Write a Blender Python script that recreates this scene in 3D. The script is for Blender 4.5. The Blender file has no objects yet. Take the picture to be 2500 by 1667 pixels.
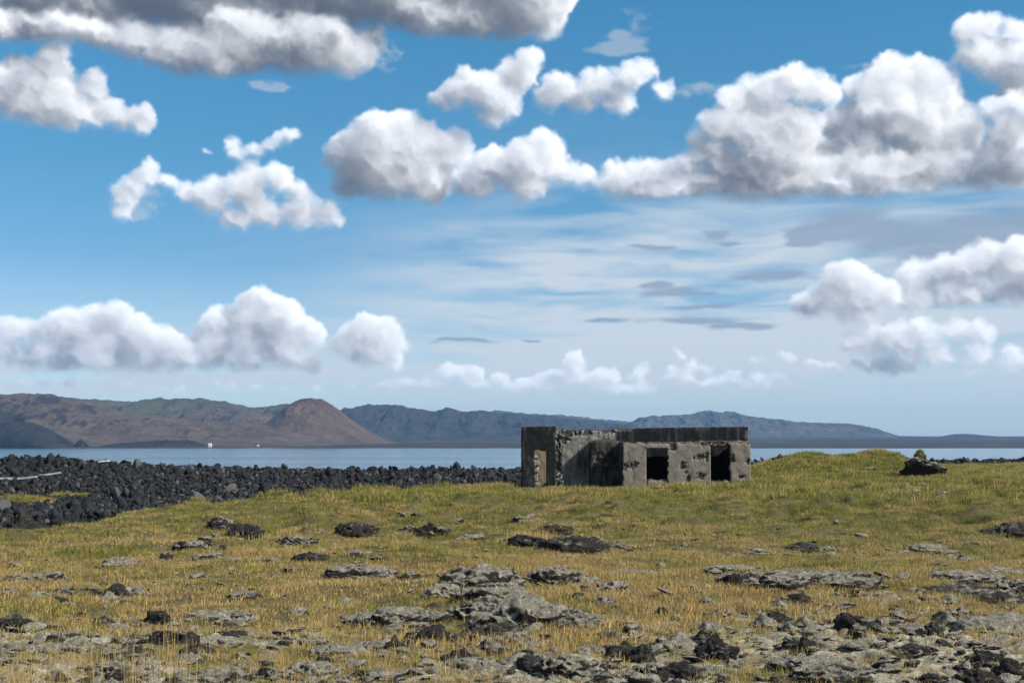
import bpy, bmesh, math, random
import numpy as np
from mathutils import Vector, Matrix, Euler
R = math.radians
scene = bpy.context.scene
col = scene.collection

# ------------------------------------------------------------------ camera
FPX = 3472.2                                    # focal length in photograph pixels (50 mm on 36 mm, 2500 px wide)
CAM_Z = 2.1
PITCH = math.atan((1086-833.5)/FPX)             # the sea horizon lies at photograph row 1086
cam_d = bpy.data.cameras.new('camera'); cam = bpy.data.objects.new('camera', cam_d); col.objects.link(cam)
cam.location = (0, 0, CAM_Z); cam.rotation_euler = (R(90)+PITCH, 0, 0)
cam_d.lens = 50; cam_d.sensor_width = 36; cam_d.clip_start = .1; cam_d.clip_end = 60000
scene.camera = cam

# ------------------------------------------------------------------ sun, sky, exposure
SUN_AZ, SUN_EL = 111.0, 39.0                    # clockwise from the view direction (+Y), and height, in degrees
SUNDIR = (math.cos(R(SUN_EL))*math.sin(R(SUN_AZ)), math.sin(R(SUN_EL)), math.cos(R(SUN_EL))*math.cos(R(SUN_AZ)))
SUNVEC = Vector((SUNDIR[0], SUNDIR[2], SUNDIR[1]))
sun_d = bpy.data.lights.new('sun', 'SUN'); sun_d.energy = 5.0; sun_d.angle = R(.53); sun_d.color = (1, .93, .81)
sun = bpy.data.objects.new('sun', sun_d); col.objects.link(sun)
sun.rotation_euler = SUNVEC.to_track_quat('Z', 'Y').to_euler(); sun.location = (60, -20, 60)
vs = scene.view_settings
vs.view_transform = 'Standard'; vs.look = 'None'; vs.exposure = 0.16; vs.gamma = 1.0; vs.use_curve_mapping = False
scene.cycles.use_denoising = True
scene.cycles.max_bounces = 6; scene.cycles.diffuse_bounces = 3; scene.cycles.glossy_bounces = 3
scene.cycles.transparent_max_bounces = 8; scene.cycles.volume_bounces = 0
SUNGAIN, SKYGAIN = 1.08, .88
SKY_STRENGTH = .10
SKY_TINT = ((.7, (1.16, 1.48, 1.96)), (2, (1.04, 1.25, 1.62)), (4, (.88, 1.07, 1.32)), (7.5, (.52, .84, 1.09)), (11, (.39, .84, 1.05)), (17, (.34, .89, 1.11)), (60, (.40, .88, 1.12)))   # by height in degrees
HAZE = 5.0e-5

def bake_sky():
    """Ray-marched cumulus field: a voxel slab of the sky in front of the camera (azimuth x elevation x depth),
    lit by the scene's own sun direction.  Returns premultiplied radiance + opacity."""
    rng = np.random.default_rng(7)
    PPD = 26.0
    AZ, EL = 21.4, 18.8
    W, H, D = int(2*AZ*PPD), int(EL*PPD), 26
    CZ = 4.4                                             # one depth cell in picture cells
    th = math.atan((1086-833.5)/3472.2)
    def to_grid(vx, vy):                                  # view sketch (2352 wide) -> azimuth/elevation cell
        px, py = vx*1.06293, vy*1.06293
        u, v = (px-1250)/3472.2, (833.5-py)/3472.2
        X, Y, Z = u, math.cos(th)-v*math.sin(th), math.sin(th)+v*math.cos(th)
        return ((math.degrees(math.atan2(X, Y))+AZ)*PPD, math.degrees(math.atan2(Z, math.hypot(X, Y)))*PPD)
    S = 1.06293/3472.2*180/math.pi*PPD*0.985
    F = np.full((W, H, D), -40.0, np.float32)              # blob field, > 0 inside
    SOFT = np.zeros((W, H), np.float32)
    def blob(cx, cy, cz, rx, ry, rz, gain=1.0, by=None):
        x0, x1 = max(0, int(cx-rx*1.7)), min(W, int(cx+rx*1.7)+2)
        y0, y1 = max(0, int(cy-ry*1.7)), min(H, int(cy+ry*1.7)+2)
        z0, z1 = max(0, int(cz-rz*1.7)), min(D, int(cz+rz*1.7)+2)
        if x1 <= x0 or y1 <= y0 or z1 <= z0: return
        X = ((np.arange(x0, x1, dtype=np.float32)-cx)/rx)[:, None, None]
        Y = ((np.arange(y0, y1, dtype=np.float32)-cy)/ry)[None, :, None]
        Z = ((np.arange(z0, z1, dtype=np.float32)-cz)/rz)[None, None, :]
        f = (1.0-np.sqrt(X*X+Y*Y+Z*Z))*min(rx, ry)*gain
        if by is not None: f = np.minimum(f, ((np.arange(y0, y1, dtype=np.float32)-by)*.8)[None, :, None])
        v = F[x0:x1, y0:y1, z0:z1]
        d = np.abs(v-f); k = 7.0
        np.maximum(v, f, out=v)
        v += np.maximum(k-d, 0)**2/(4*k)
    def cumulus(cs, zc=17, base=None, lobes=9, squash=1.0, deep=1.0, grow=1.0):
        by = to_grid(1176, base)[1] if base else None
        for c in cs:
            vx, vy, r = c[:3]
            gx, gy = to_grid(vx, vy); rx = r*S*grow; ry = rx*squash
            if len(c) > 3: ry = c[3]*S
            rz = min(rx, 44)*deep/CZ
            cz = zc+rng.uniform(-.25, .25)*rz
            blob(gx, gy, cz, rx, ry, rz, by=by)
            for k in range(lobes if r > 14 else 3):
                a = rng.uniform(-.5, math.pi+.5); ph = rng.uniform(-1.2, .9)
                s = rng.uniform(.26, .52)
                blob(gx+math.cos(a)*math.cos(ph)*rx*.82, gy+math.sin(a)*math.cos(ph)*ry*.82, cz+math.sin(ph)*rz*.8,
                     rx*s, ry*s, max(rz*s, 1.2), by=by)
    C = {}
    deck = [(x, -40+10*math.sin(x*.013), 125, 128) for x in range(-60, 1220, 85)]+[(1262, 0, 62, 66), (1230, 40, 62), (1170, 44, 76, 60), (1080, 40, 90, 60), (980, 36, 90, 60)]
    deck2 = [(-10, 66, 80, 42), (70, 66, 80, 44), (150, 72, 80, 40), (230, 84, 80, 44), (310, 100, 80, 54), (400, 116, 80, 62), (480, 124, 80, 64), (560, 124, 80, 60), (640, 116, 80, 66),
             (720, 124, 70, 66), (780, 132, 56, 58), (830, 118, 40, 50), (862, 92, 26, 34), (700, 80, 100, 60), (560, 70, 100, 60)]
    C2 = [(-15, 215, 62), (45, 195, 58), (105, 160, 42), (125, 135, 30), (60, 262, 62), (135, 245, 58), (205, 208, 34), (222, 186, 24), (185, 275, 46), (250, 272, 40), (300, 292, 34), (330, 272, 24)]
    C3 = [(532, 335, 24), (545, 358, 18), (580, 350, 20), (620, 338, 18), (655, 318, 22), (676, 312, 14), (474, 350, 9)]
    C4 = [(330, 415, 34), (285, 462, 34), (345, 385, 20), (305, 440, 30), (275, 495, 24), (385, 425, 24), (430, 450, 30), (480, 465, 44), (560, 448, 52), (640, 425, 40), (690, 455, 38), (600, 500, 46), (690, 505, 46), (740, 500, 38), (540, 515, 32), (760, 520, 22)]
    C5 = [(800, 370, 66), (850, 400, 76), (930, 390, 76), (862, 345, 74), (815, 385, 74), (935, 335, 66), (1005, 360, 54), (900, 412, 66), (800, 430, 50), (975, 425, 60), (855, 305, 36), (925, 288, 30), (1040, 345, 36)]
    C5b = [(1310, 405, 30), (1500, 405, 34), (1545, 400, 36), (1440, 430, 40, 20), (1510, 445, 50, 20), (1130, 395, 56), (1190, 385, 56), (1240, 362, 52), (1255, 335, 28), (1200, 430, 42), (1090, 425, 52), (1275, 400, 34), (1345, 412, 34), (1410, 398, 34), (1460, 395, 26)]
    C6 = [(1080, 215, 48), (1130, 225, 62), (1180, 185, 46), (1212, 150, 30), (1045, 222, 38), (1125, 275, 36), (1005, 240, 24), (1170, 262, 28), (1075, 180, 26)]
    C7 = [(1285, 205, 40), (1262, 232, 36), (1370, 208, 46), (1440, 188, 46), (1478, 168, 26), (1420, 240, 38), (1335, 238, 36), (1520, 215, 30)]
    C8a = [(1690, 300, 70), (1770, 290, 70), (1800, 350, 70), (1640, 370, 50), (1585, 388, 34), (1600, 335, 36), (1650, 295, 54), (1685, 240, 52), (1720, 205, 28), (1755, 225, 46), (1830, 210, 56), (1885, 218, 46), (1735, 330, 64), (1830, 295, 56), (1700, 395, 44), (1530, 432, 34), (1480, 438, 30)]
    C8b = [(2050, 250, 80), (2110, 250, 80), (1930, 300, 60), (2150, 350, 70), (1975, 215, 42), (2040, 185, 48), (2130, 205, 58), (2165, 240, 46), (2005, 285, 62), (2095, 300, 74), (2190, 310, 64), (1960, 360, 70), (1880, 350, 50), (2080, 375, 56), (2200, 375, 50), (1800, 395, 54), (1900, 410, 50), (2000, 415, 46, 30), (2110, 415, 60, 28), (2230, 400, 50)]
    C8e = [(x_, 432, 62, 38) for x_ in range(1430, 2400, 66)]+[(x_, 395, 60, 44) for x_ in range(1760, 2400, 70)]
    C8c = [(2275, 265, 38), (2320, 250, 38), (2370, 275, 50), (2310, 320, 50), (2370, 360, 60), (2280, 375, 50)]
    C8d = [(2228, 85, 38), (2262, 70, 34), (2330, 88, 40), (2290, 150, 56), (2360, 170, 66), (2250, 140, 44), (2330, 220, 50)]
    C9 = [(1935, 665, 48), (1945, 645, 36), (1990, 690, 44), (1895, 700, 36), (1855, 715, 32), (1955, 720, 44), (2030, 690, 30)]
    C10 = [(2110, 650, 44), (2175, 632, 46), (2245, 618, 48), (2325, 612, 54), (2115, 690, 40), (2215, 690, 46), (2320, 690, 48), (2380, 640, 60)]
    C11 = [(1960, 795, 24), (2000, 792, 34), (2060, 782, 38), (2125, 775, 38), (2195, 768, 38), (2250, 770, 30), (2150, 818, 34), (2230, 822, 34), (2075, 820, 32), (2320, 825, 32)]
    C12 = [(15, 772, 34), (50, 768, 26), (5, 812, 36), (108, 765, 26), (155, 765, 44), (215, 750, 40), (268, 744, 36), (320, 775, 44), (368, 795, 40), (110, 825, 44), (210, 818, 52), (310, 828, 48), (400, 822, 40), (40, 840, 36)]
    C13 = [(592, 690, 24), (565, 712, 26), (625, 710, 26), (660, 725, 22), (498, 760, 44), (560, 752, 44), (640, 758, 50), (700, 778, 38), (478, 810, 44), (560, 815, 52), (645, 822, 44), (700, 845, 28)]
    C14 = [(840, 758, 28), (862, 768, 34), (900, 790, 34), (808, 790, 38), (850, 818, 44), (895, 832, 30)]
    low = [(1020, 862, 24), (1060, 870, 22), (985, 880, 20), (1150, 885, 22), (1318, 832, 24), (1312, 865, 26), (1360, 880, 26), (1398, 868, 24), (1470, 855, 22), (1482, 885, 24), (1250, 885, 24), (1560, 822, 18), (1590, 836, 20), (1560, 875, 30, 20), (1620, 885, 26, 14), (1680, 872, 20), (1745, 868, 26, 16), (1790, 868, 18), (1745, 830, 22, 13), (1812, 832, 20), (1200, 895, 40, 14), (1440, 900, 40, 12),
           (930, 880, 30, 16), (1900, 850, 24, 10)]
    lr = np.random.default_rng(3)
    for _ in range(46):                                       # far small cumulus along the horizon
        x_ = lr.uniform(930, 1860); low.append((x_, 893-lr.gamma(1.3, 13)-(12 if 1270 < x_ < 1640 else 0), lr.uniform(9, 21), lr.uniform(7, 14)))
    for _ in range(30): low.append((lr.uniform(-30, 1000), lr.uniform(884, 906), lr.uniform(8, 17), lr.uniform(6, 10)))
    for _ in range(16): low.append((lr.uniform(1850, 2380), lr.uniform(838, 872), lr.uniform(9, 18), lr.uniform(8, 12)))
    cumulus(deck, 18, lobes=6, deep=1.3); cumulus(deck2, 11, lobes=5)
    cumulus(C2, 8, 326); cumulus(C3, 12, lobes=4); cumulus(C4, 11, 540)
    cumulus(C5, 14, 490); cumulus(C5b, 9, 474); cumulus(C6, 11, 312); cumulus(C7, 14, 288)
    cumulus(C8a, 10, 468); cumulus(C8b, 16, 466); cumulus(C8c, 10, 470); cumulus(C8d, 18); cumulus(C8e, 13, 470, lobes=4)
    cumulus(C9, 9, 758, grow=1.14); cumulus(C10, 15, 732, grow=1.14); cumulus(C11, 9, 862)
    cumulus(C12, 12, 870, grow=1.14); cumulus(C13, 15, 870, grow=1.14); cumulus(C14, 11, 868, grow=1.14); cumulus(low, 11, lobes=4)
    # lattice noise, cubic B-spline interpolated along each axis
    def axis(n, cell):
        m = int(n/cell)+5
        t = np.arange(n)/cell+1.0
        i = np.floor(t).astype(int); f = (t-i)
        M = np.zeros((n, m), np.float32); r = np.arange(n)
        for k, wgt in enumerate(((1-f)**3/6, (3*f**3-6*f**2+4)/6, (-3*f**3+3*f**2+3*f+1)/6, f**3/6)):
            M[r, i+k-1] += wgt
        return M
    def noise(cx, cy, cz):
        A, B, Cm = axis(W, cx), axis(H, cy), axis(D, cz)
        R = rng.uniform(-1, 1, (A.shape[1], B.shape[1], Cm.shape[1])).astype(np.float32)
        R = R@Cm.T
        R = np.einsum('yb,abz->ayz', B, R, optimize=True)
        return (A@R.reshape(A.shape[1], -1)).reshape(W, H, D)
    for cell, amp, bil in ((46, 7., 0), (24, 5., 0), (13, 4.4, .9), (6.5, 2.6, .9), (3.4, 1.7, .5), (2.2, 1.0, 0)):
        n = noise(cell, cell*.86, max(cell/CZ, 1.0))
        n = n*(1-bil)+(np.abs(n)*-1.9+.36)*bil              # billows
        F += n*amp
    eln = (np.arange(H)/PPD)[None, :]
    # soft ragged undersides, firm lit tops
    gy = np.zeros_like(F); gy[:, 4:-4] = (F[:, 8:]-F[:, :-8])/8
    gx = np.zeros_like(F); gx[4:-4] = (F[8:]-F[:-8])/8
    wdt = 8.0+34*np.clip(gy*.9+gx*.4-.08, 0, 1.0)
    dens = np.clip((F+1.0)/wdt, 0, 1); dens = dens*dens*(3-2*dens)
    dens *= np.clip((np.arange(D)+1)/3, 0, 1)*np.clip((D-np.arange(D))/3, 0, 1)
    dens = (dens*np.clip(.22+(eln[..., None]-1.9)/1.5, .22, 1)).astype(np.float32)   # distant ones are thin and pale
    # sunlight: sweep slices away from the sun (it stands to the right)
    sx, sy, sz = SUNDIR
    dy, dz = sy/sx, (sz/sx)/CZ
    step = 1/sx
    tau = np.zeros((W, H, D), np.float32)
    yy = np.arange(H)+dy; zz = np.arange(D)+dz
    y0 = np.clip(np.floor(yy).astype(int), 0, H-1); y1 = np.clip(y0+1, 0, H-1); fy = (yy-np.floor(yy)).astype(np.float32)[:, None]
    z0 = np.clip(np.floor(zz).astype(int), 0, D-1); z1 = np.clip(z0+1, 0, D-1); fz = (zz-np.floor(zz)).astype(np.float32)[None, :]
    t = np.zeros((H, D), np.float32); zin = (zz >= 0).astype(np.float32)[None, :]
    deck_end = to_grid(1240, 0)[0]; deck_above = 46*np.clip((deck_end-np.arange(W))/60, 0, 1).astype(np.float32)
    for i in range(W-1, -1, -1):
        a = t[y0]*(1-fy)+t[y1]*fy
        a[-1] = deck_above[i]                                   # the dark deck goes on above the slab
        a = (a[:, z0]*(1-fz)+a[:, z1]*fz)*zin
        b = a.copy(); b[1:-1] = a[1:-1]*.9+(a[2:]+a[:-2])*.05   # multiple scattering spreads the beam
        b[:, 1:-1] = b[:, 1:-1]*.94+(b[:, 2:]+b[:, :-2])*.03
        t = b*(.962+.038*np.minimum(dens[i]*4, 1))+dens[i]*step
        tau[i] = t
    # skylight from above: optical depth overhead
    up = np.zeros((W, H, D), np.float32); t = np.repeat(deck_above[:, None], D, 1)
    for j in range(H-1, -1, -1):
        t = t*(.93+.07*np.minimum(dens[:, j]*4, 1))+dens[:, j]
        up[:, j] = t
    kb = .085
    def box(v, r, ax):
        c = np.cumsum(np.concatenate([np.repeat(v.take([0], ax), r+1, ax), v, np.repeat(v.take([-1], ax), r, ax)], ax), axis=ax, dtype=np.float32)
        n = v.shape[ax]
        return (c.take(np.arange(2*r+1, 2*r+1+n), ax)-c.take(np.arange(n), ax))/(2*r+1)
    ms = box(box(np.exp(-tau*kb*.38), 7, 0), 7, 1)               # light that has wandered through the cloud
    sun = .60*box(box(np.exp(-tau*kb*.85), 1, 0), 1, 1)+.40*ms
    amb = .50+.50*np.exp(-up*.03)
    sig = .11*CZ
    T = np.ones((W, H), np.float32); Ls = np.zeros_like(T); La = np.zeros_like(T); 
    for k in range(D):
        a = 1-np.exp(-dens[:, :, k]*sig)
        Ls += T*a*sun[:, :, k]; La += T*a*amb[:, :, k]
        T *= 1-a
    # shear the edges a little, as wind does
    az = (np.arange(W)/PPD-AZ)[:, None]; el = np.maximum(eln, .35)
    A = 1-T
    # cloud colours in scene-linear light
    sunc = np.array([1.05, 1.03, 1.0]); skyc = np.array([.178, .235, .335])
    rgb = Ls[..., None]*sunc*SUNGAIN+La[..., None]*skyc*SKYGAIN
    # high thin veil on a plane far above (perspective streaks), mostly in the right half
    az = (np.arange(W)/PPD-AZ)[:, None]; el = np.maximum(eln, .35)
    def n2(x, y, seed):
        r = np.random.default_rng(seed); L = r.uniform(0, 1, (256, 256)).astype(np.float32)
        i = np.floor(x).astype(int); j = np.floor(y).astype(int); f = x-i; g = y-j
        f = f*f*(3-2*f); g = g*g*(3-2*g); i &= 255; j &= 255; i1 = (i+1) & 255; j1 = (j+1) & 255
        return (L[i, j]*(1-f)+L[i1, j]*f)*(1-g)+(L[i, j1]*(1-f)+L[i1, j1]*f)*g
    def sstep_(a, b, x):
        q = np.clip((x-a)/(b-a), 0, 1); return q*q*(3-2*q)
    def fb(x, y, seed, o=6):
        return sum(n2(x*2.03**k+k*7.7, y*2.03**k+k*3.1, seed+k)*.5**(k+1) for k in range(o))/(1-.5**o)
    R = 1/np.tan(np.radians(el)+.045)
    Xp = az*.05*R*1.0; Yp = R*1.0
    warp = fb(az*.12+5+0*el, el*.5+0*az, 40, 4)
    v1 = fb(az*.16+warp*1.2, el*1.15+az*.03+warp*1.5+20, 11)
    v2 = fb(az*.30+3+warp*.6, el*2.6-az*.05+warp*2.2, 23)
    bandm = np.exp(-((el-6.2)/3.4)**2)*(1/(1+np.exp(-(az+3.5)/2.2)))*1.45+.55*np.exp(-((el-3.0)/2.0)**2)
    veil = np.clip((v1*.62+v2*.38-.42)*2.6+.42, 0, 1)*bandm
    veil = np.clip(veil+.75*np.exp(-((el-2.35-.35*v1)/.55)**2)*sstep_(.40, .62, v2)*(1/(1+np.exp((az-2.)/3.))), 0, .82)
    # thin grey altocumulus bars in front of the veil
    bars = [(1500, 566, 70, 9), (1590, 736, 150, 13), (1700, 748, 110, 12), (1400, 735, 80, 6), (1530, 675, 80, 13), (1500, 660, 50, 9), (1600, 680, 60, 6), (1640, 702, 100, 7), (1560, 705, 80, 6), (1060, 785, 100, 6), (1210, 781, 40, 5), (1640, 540, 30, 12), (1670, 556, 30, 8), (1780, 635, 110, 16), (1720, 640, 60, 8),
            (1880, 535, 90, 30), (1960, 520, 130, 44), (2080, 545, 190, 52), (2220, 540, 200, 62), (2340, 530, 180, 64), (2150, 585, 160, 22), (1850, 560, 60, 10)]
    wx = (fb(az*.8+0*el, el*1.6+0*az, 71, 5)-.5)*44; wy = (fb(az*.5+9+0*el, el*2.0+0*az, 83, 5)-.5)*13
    GX = np.arange(W)[:, None]+wx; GY = np.arange(H)[None, :]+wy
    bar = np.zeros((W, H), np.float32)
    for (vx, vy, rx, ry) in bars:
        gx, gy = to_grid(vx, vy)
        q = 1-np.sqrt(((GX-gx)/(rx*S))**2+((GY-gy)/(ry*S*1.15))**2)
        bar = np.maximum(bar, np.clip(q*1.35, 0, 1))
    bar = bar*bar*(3-2*bar)*(.95+.7*(v2-.4))
    bar = np.clip(bar, 0, .85)
    # torn thin scraps high up
    scr = [(1470, 55, 46, 44), (1440, 95, 60, 24), (1410, 120, 90, 16), (1600, 208, 130, 26), (1660, 220, 80, 22), (2050, 150, 120, 10), (610, 206, 60, 18), (1030, 660, 60, 10), (330, 470, 70, 60), (880, 120, 30, 50)]
    sc = np.zeros((W, H), np.float32); sn = fb(az*1.4+wx*.02, el*1.9+wy*.03, 91, 7)
    for (vx, vy, rx, ry) in scr:
        gx, gy = to_grid(vx, vy)
        q = 1-np.sqrt(((GX-gx)/(rx*S))**2+((GY-gy)/(ry*S*1.1))**2)
        sc = np.maximum(sc, np.clip(q*1.8, 0, 1))
    sc = np.clip(sc*1.2+(sn-.5)*3.6-.30, 0, 1)**1.4*np.clip(sc*2, 0, 1)*.42
    veilc = np.array([.62, .68, .735]); barc = np.array([.27, .355, .475]); scrc = np.array([.55, .60, .66])
    # stack back to front: veil, bars, scraps, cumulus (with distance haze low down)
    out = np.zeros((W, H, 4), np.float32)
    def over(c, a):
        out[..., :3] = out[..., :3]*(1-a[..., None])+np.asarray(c)*a[..., None]
        out[..., 3] = out[..., 3]*(1-a)+a
    over(veilc, np.minimum(veil*1.05, .85)); over(barc, bar); over(scrc, sc)
    # wind-torn edges: shear the finished field by a few cells of fine turbulence
    sx_ = (fb(az*2.6+0*el, el*2.6+0*az, 131, 4)-.5)*9; sy_ = (fb(az*2.6+31+0*el, el*2.6+0*az, 151, 4)-.5)*8
    gx_ = np.clip(np.arange(W)[:, None]+sx_, 0, W-1.001); gy_ = np.clip(np.arange(H)[None, :]+sy_, 0, H-1.001)
    i, j = gx_.astype(int), gy_.astype(int); f, g = (gx_-i)[..., None], (gy_-j)[..., None]
    def shear(q): return (q[i, j]*(1-f)+q[i+1, j]*f)*(1-g)+(q[i, j+1]*(1-f)+q[i+1, j+1]*f)*g
    rgb = shear(rgb); T = shear(T[..., None])[..., 0]; A = 1-T
    hz = (.70*np.exp(-el/2.1))[..., None]                       # far low cumulus lose contrast
    hazec = np.array([.34, .47, .62])
    rgb = rgb*(1-hz)+hazec*hz*A[..., None]
    # loosen the cumulus where they are thin
    out[..., :3] = out[..., :3]*T[..., None]+rgb
    out[..., 3] = out[..., 3]*T+A
    return out, AZ, EL

def bake_wide():
    """The rest of the sky dome: the same broken cumulus and veil, coarse, over every other direction."""
    W, H = 720, 180
    az = np.radians(np.arange(W)/2-180)[:, None]; el = np.radians(np.arange(H)/2+.25)[None, :]
    r = 1/np.tan(np.maximum(el, R(2))+.10)
    x, y = r*np.sin(az)*1.7, r*np.cos(az)*1.7
    def n2(x, y, seed):
        L = np.random.default_rng(seed).uniform(0, 1, (256, 256))
        i = np.floor(x).astype(int); j = np.floor(y).astype(int); f = x-i; g = y-j
        f = f*f*(3-2*f); g = g*g*(3-2*g); i &= 255; j &= 255
        return (L[i, j]*(1-f)+L[(i+1) & 255, j]*f)*(1-g)+(L[i, (j+1) & 255]*(1-f)+L[(i+1) & 255, (j+1) & 255]*f)*g
    def fb(x, y, s):
        return sum(n2(x*2.03**k+k*9.1, y*2.03**k+k*4.7, s+k)*.5**(k+1) for k in range(6))
    d = fb(x+40, y+60, 3); d2 = fb(x+40+.22*SUNDIR[0], y+60+.22*SUNDIR[2], 3)
    a = np.clip((d-.52)*9, 0, 1)
    lit = np.clip(.55+(d-d2)*5, .15, 1)
    c = np.stack([.26+.50*lit, .30+.49*lit, .37+.46*lit], -1)
    out = np.zeros((W, H, 4), np.float32); out[..., :3] = c*a[..., None]; out[..., 3] = a
    return out

def float_image(name, arr):                              # arr is (W, H, 4), y up: a computed picture, nothing is loaded
    w, h = arr.shape[:2]
    im = bpy.data.images.new(name, w, h, alpha=True, float_buffer=True, is_data=True)
    im.alpha_mode = 'CHANNEL_PACKED'
    im.pixels.foreach_set(np.ascontiguousarray(arr.transpose(1, 0, 2)).astype(np.float32).ravel())
    im.pack()
    return im

clouds, AZ_MAX, EL_MAX = bake_sky()
world = bpy.data.worlds.new('World'); scene.world = world; world.use_nodes = True
nt = world.node_tree; nt.nodes.clear()
def wn(t, **k):
    n = nt.nodes.new(t)
    for a, v in k.items(): setattr(n, a, v)
    return n
def wmath(op, a, b=None, c=None, clamp=False):
    n = wn('ShaderNodeMath', operation=op, use_clamp=clamp)
    for i, v in enumerate((a, b, c)):
        if v is None: continue
        if isinstance(v, (int, float)): n.inputs[i].default_value = v
        else: nt.links.new(v, n.inputs[i])
    return n.outputs[0]
sky = wn('ShaderNodeTexSky', sky_type='NISHITA', sun_disc=False, sun_elevation=R(SUN_EL), sun_rotation=R(SUN_AZ),
         altitude=0, air_density=1.0, dust_density=.6, ozone_density=1.2)
tc = wn('ShaderNodeTexCoord'); sp = wn('ShaderNodeSeparateXYZ'); nt.links.new(tc.outputs['Generated'], sp.inputs[0])
azn = wmath('ARCTAN2', sp.outputs[0], sp.outputs[1]); eln = wmath('ARCSINE', sp.outputs[2])
def lookup(im, u, v, ext):
    cb = wn('ShaderNodeCombineXYZ'); nt.links.new(u, cb.inputs[0]); nt.links.new(v, cb.inputs[1])
    t = wn('ShaderNodeTexImage', image=im, extension=ext, interpolation='Cubic'); nt.links.new(cb.outputs[0], t.inputs[0])
    return t
u1 = wmath('MULTIPLY_ADD', azn, 1/R(2*AZ_MAX), .5); v1 = wmath('MULTIPLY', eln, 1/R(EL_MAX))
t1 = lookup(float_image('cloud_field', clouds), u1, v1, 'EXTEND')
u2 = wmath('MULTIPLY_ADD', azn, 1/(2*math.pi), .5); v2 = wmath('MULTIPLY', eln, 2/math.pi)
t2 = lookup(float_image('cloud_dome', bake_wide()), u2, v2, 'EXTEND')
ina = wmath('MULTIPLY', wmath('SUBTRACT', R(AZ_MAX), wmath('ABSOLUTE', azn)), 1/R(1.3), clamp=True)
ine = wmath('MULTIPLY', wmath('SUBTRACT', R(EL_MAX), eln), 1/R(1.0), clamp=True)
inside = wmath('MULTIPLY', ina, ine)
mc = wn('ShaderNodeMix', data_type='RGBA'); ma = wn('ShaderNodeMix', data_type='FLOAT')
for m in (mc, ma): nt.links.new(inside, m.inputs[0])
nt.links.new(t2.outputs[0], mc.inputs[6]); nt.links.new(t1.outputs[0], mc.inputs[7])
nt.links.new(t2.outputs[1], ma.inputs[2]); nt.links.new(t1.outputs[1], ma.inputs[3])
clear = wmath('SUBTRACT', 1.0, ma.outputs[0], clamp=True)
# clear air: the Nishita sky, a touch deeper as through a polarised clear northern day
rp = wn('ShaderNodeValToRGB'); nt.links.new(wmath('MULTIPLY', eln, 2/math.pi, clamp=True), rp.inputs[0])
els = rp.color_ramp.elements
for k, (e_, c_) in enumerate(SKY_TINT):
    q = els[k] if k < 2 else els.new(e_/90)
    q.position = e_/90; q.color = (*c_, 1)
tint = wn('ShaderNodeMix', data_type='RGBA', blend_type='MULTIPLY'); tint.inputs[0].default_value = 1
nt.links.new(rp.outputs[0], tint.inputs[7]); nt.links.new(sky.outputs[0], tint.inputs[6])
sm = wn('ShaderNodeVectorMath', operation='SCALE'); nt.links.new(tint.outputs[2], sm.inputs[0]); nt.links.new(clear, sm.inputs[3])
b1 = wn('ShaderNodeBackground'); b1.inputs[1].default_value = SKY_STRENGTH; nt.links.new(sm.outputs[0], b1.inputs[0])
b2 = wn('ShaderNodeBackground'); b2.inputs[1].default_value = 1.0; nt.links.new(mc.outputs[2], b2.inputs[0])
ad = wn('ShaderNodeAddShader'); nt.links.new(b1.outputs[0], ad.inputs[0]); nt.links.new(b2.outputs[0], ad.inputs[1])
wo = wn('ShaderNodeOutputWorld'); nt.links.new(ad.outputs[0], wo.inputs[0])
world.cycles.sampling_method = 'MANUAL'; world.cycles.sample_map_resolution = 512

# ------------------------------------------------------------------ helpers
_perm = np.random.default_rng(5).permutation(256); _perm = np.concatenate([_perm, _perm, _perm])
_grad = np.random.default_rng(6).normal(size=(256, 3)); _grad /= np.linalg.norm(_grad, axis=1)[:, None]
def pn(x, y, z=0.0):
    x, y, z = np.broadcast_arrays(np.asarray(x, float), y, z)
    i, j, k = np.floor(x).astype(int), np.floor(y).astype(int), np.floor(z).astype(int)
    f, g, h = x-i, y-j, z-k
    u, v, w = f*f*f*(f*(f*6-15)+10), g*g*g*(g*(g*6-15)+10), h*h*h*(h*(h*6-15)+10)
    i &= 255; j &= 255; k &= 255
    def G(a, b, c):
        q = _grad[_perm[_perm[_perm[i+a]+j+b]+k+c]]
        return q[..., 0]*(f-a)+q[..., 1]*(g-b)+q[..., 2]*(h-c)
    L = lambda a, b, t: a+(b-a)*t
    return 1.5*L(L(L(G(0, 0, 0), G(1, 0, 0), u), L(G(0, 1, 0), G(1, 1, 0), u), v),
                 L(L(G(0, 0, 1), G(1, 0, 1), u), L(G(0, 1, 1), G(1, 1, 1), u), v), w)
def fbm(x, y, z=0.0, o=4, l=2.03, p=.5):
    s = 0; a = 1
    for _ in range(o):
        s = s+a*pn(x, y, z); x, y, z = x*l+17.3, y*l+5.1, z*l+9.7; a *= p
    return s
def billow(x, y, z=0.0, o=3):
    s = 0; a = 1
    for _ in range(o):
        s = s+a*(1-2.2*np.abs(pn(x, y, z))); x, y, z = x*2.1+11.3, y*2.1+3.1, z*2.1+7.7; a *= .48
    return s*.6
def sstep(a, b, x):
    t = np.clip((x-a)/(b-a), 0, 1); return t*t*(3-2*t)

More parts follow.
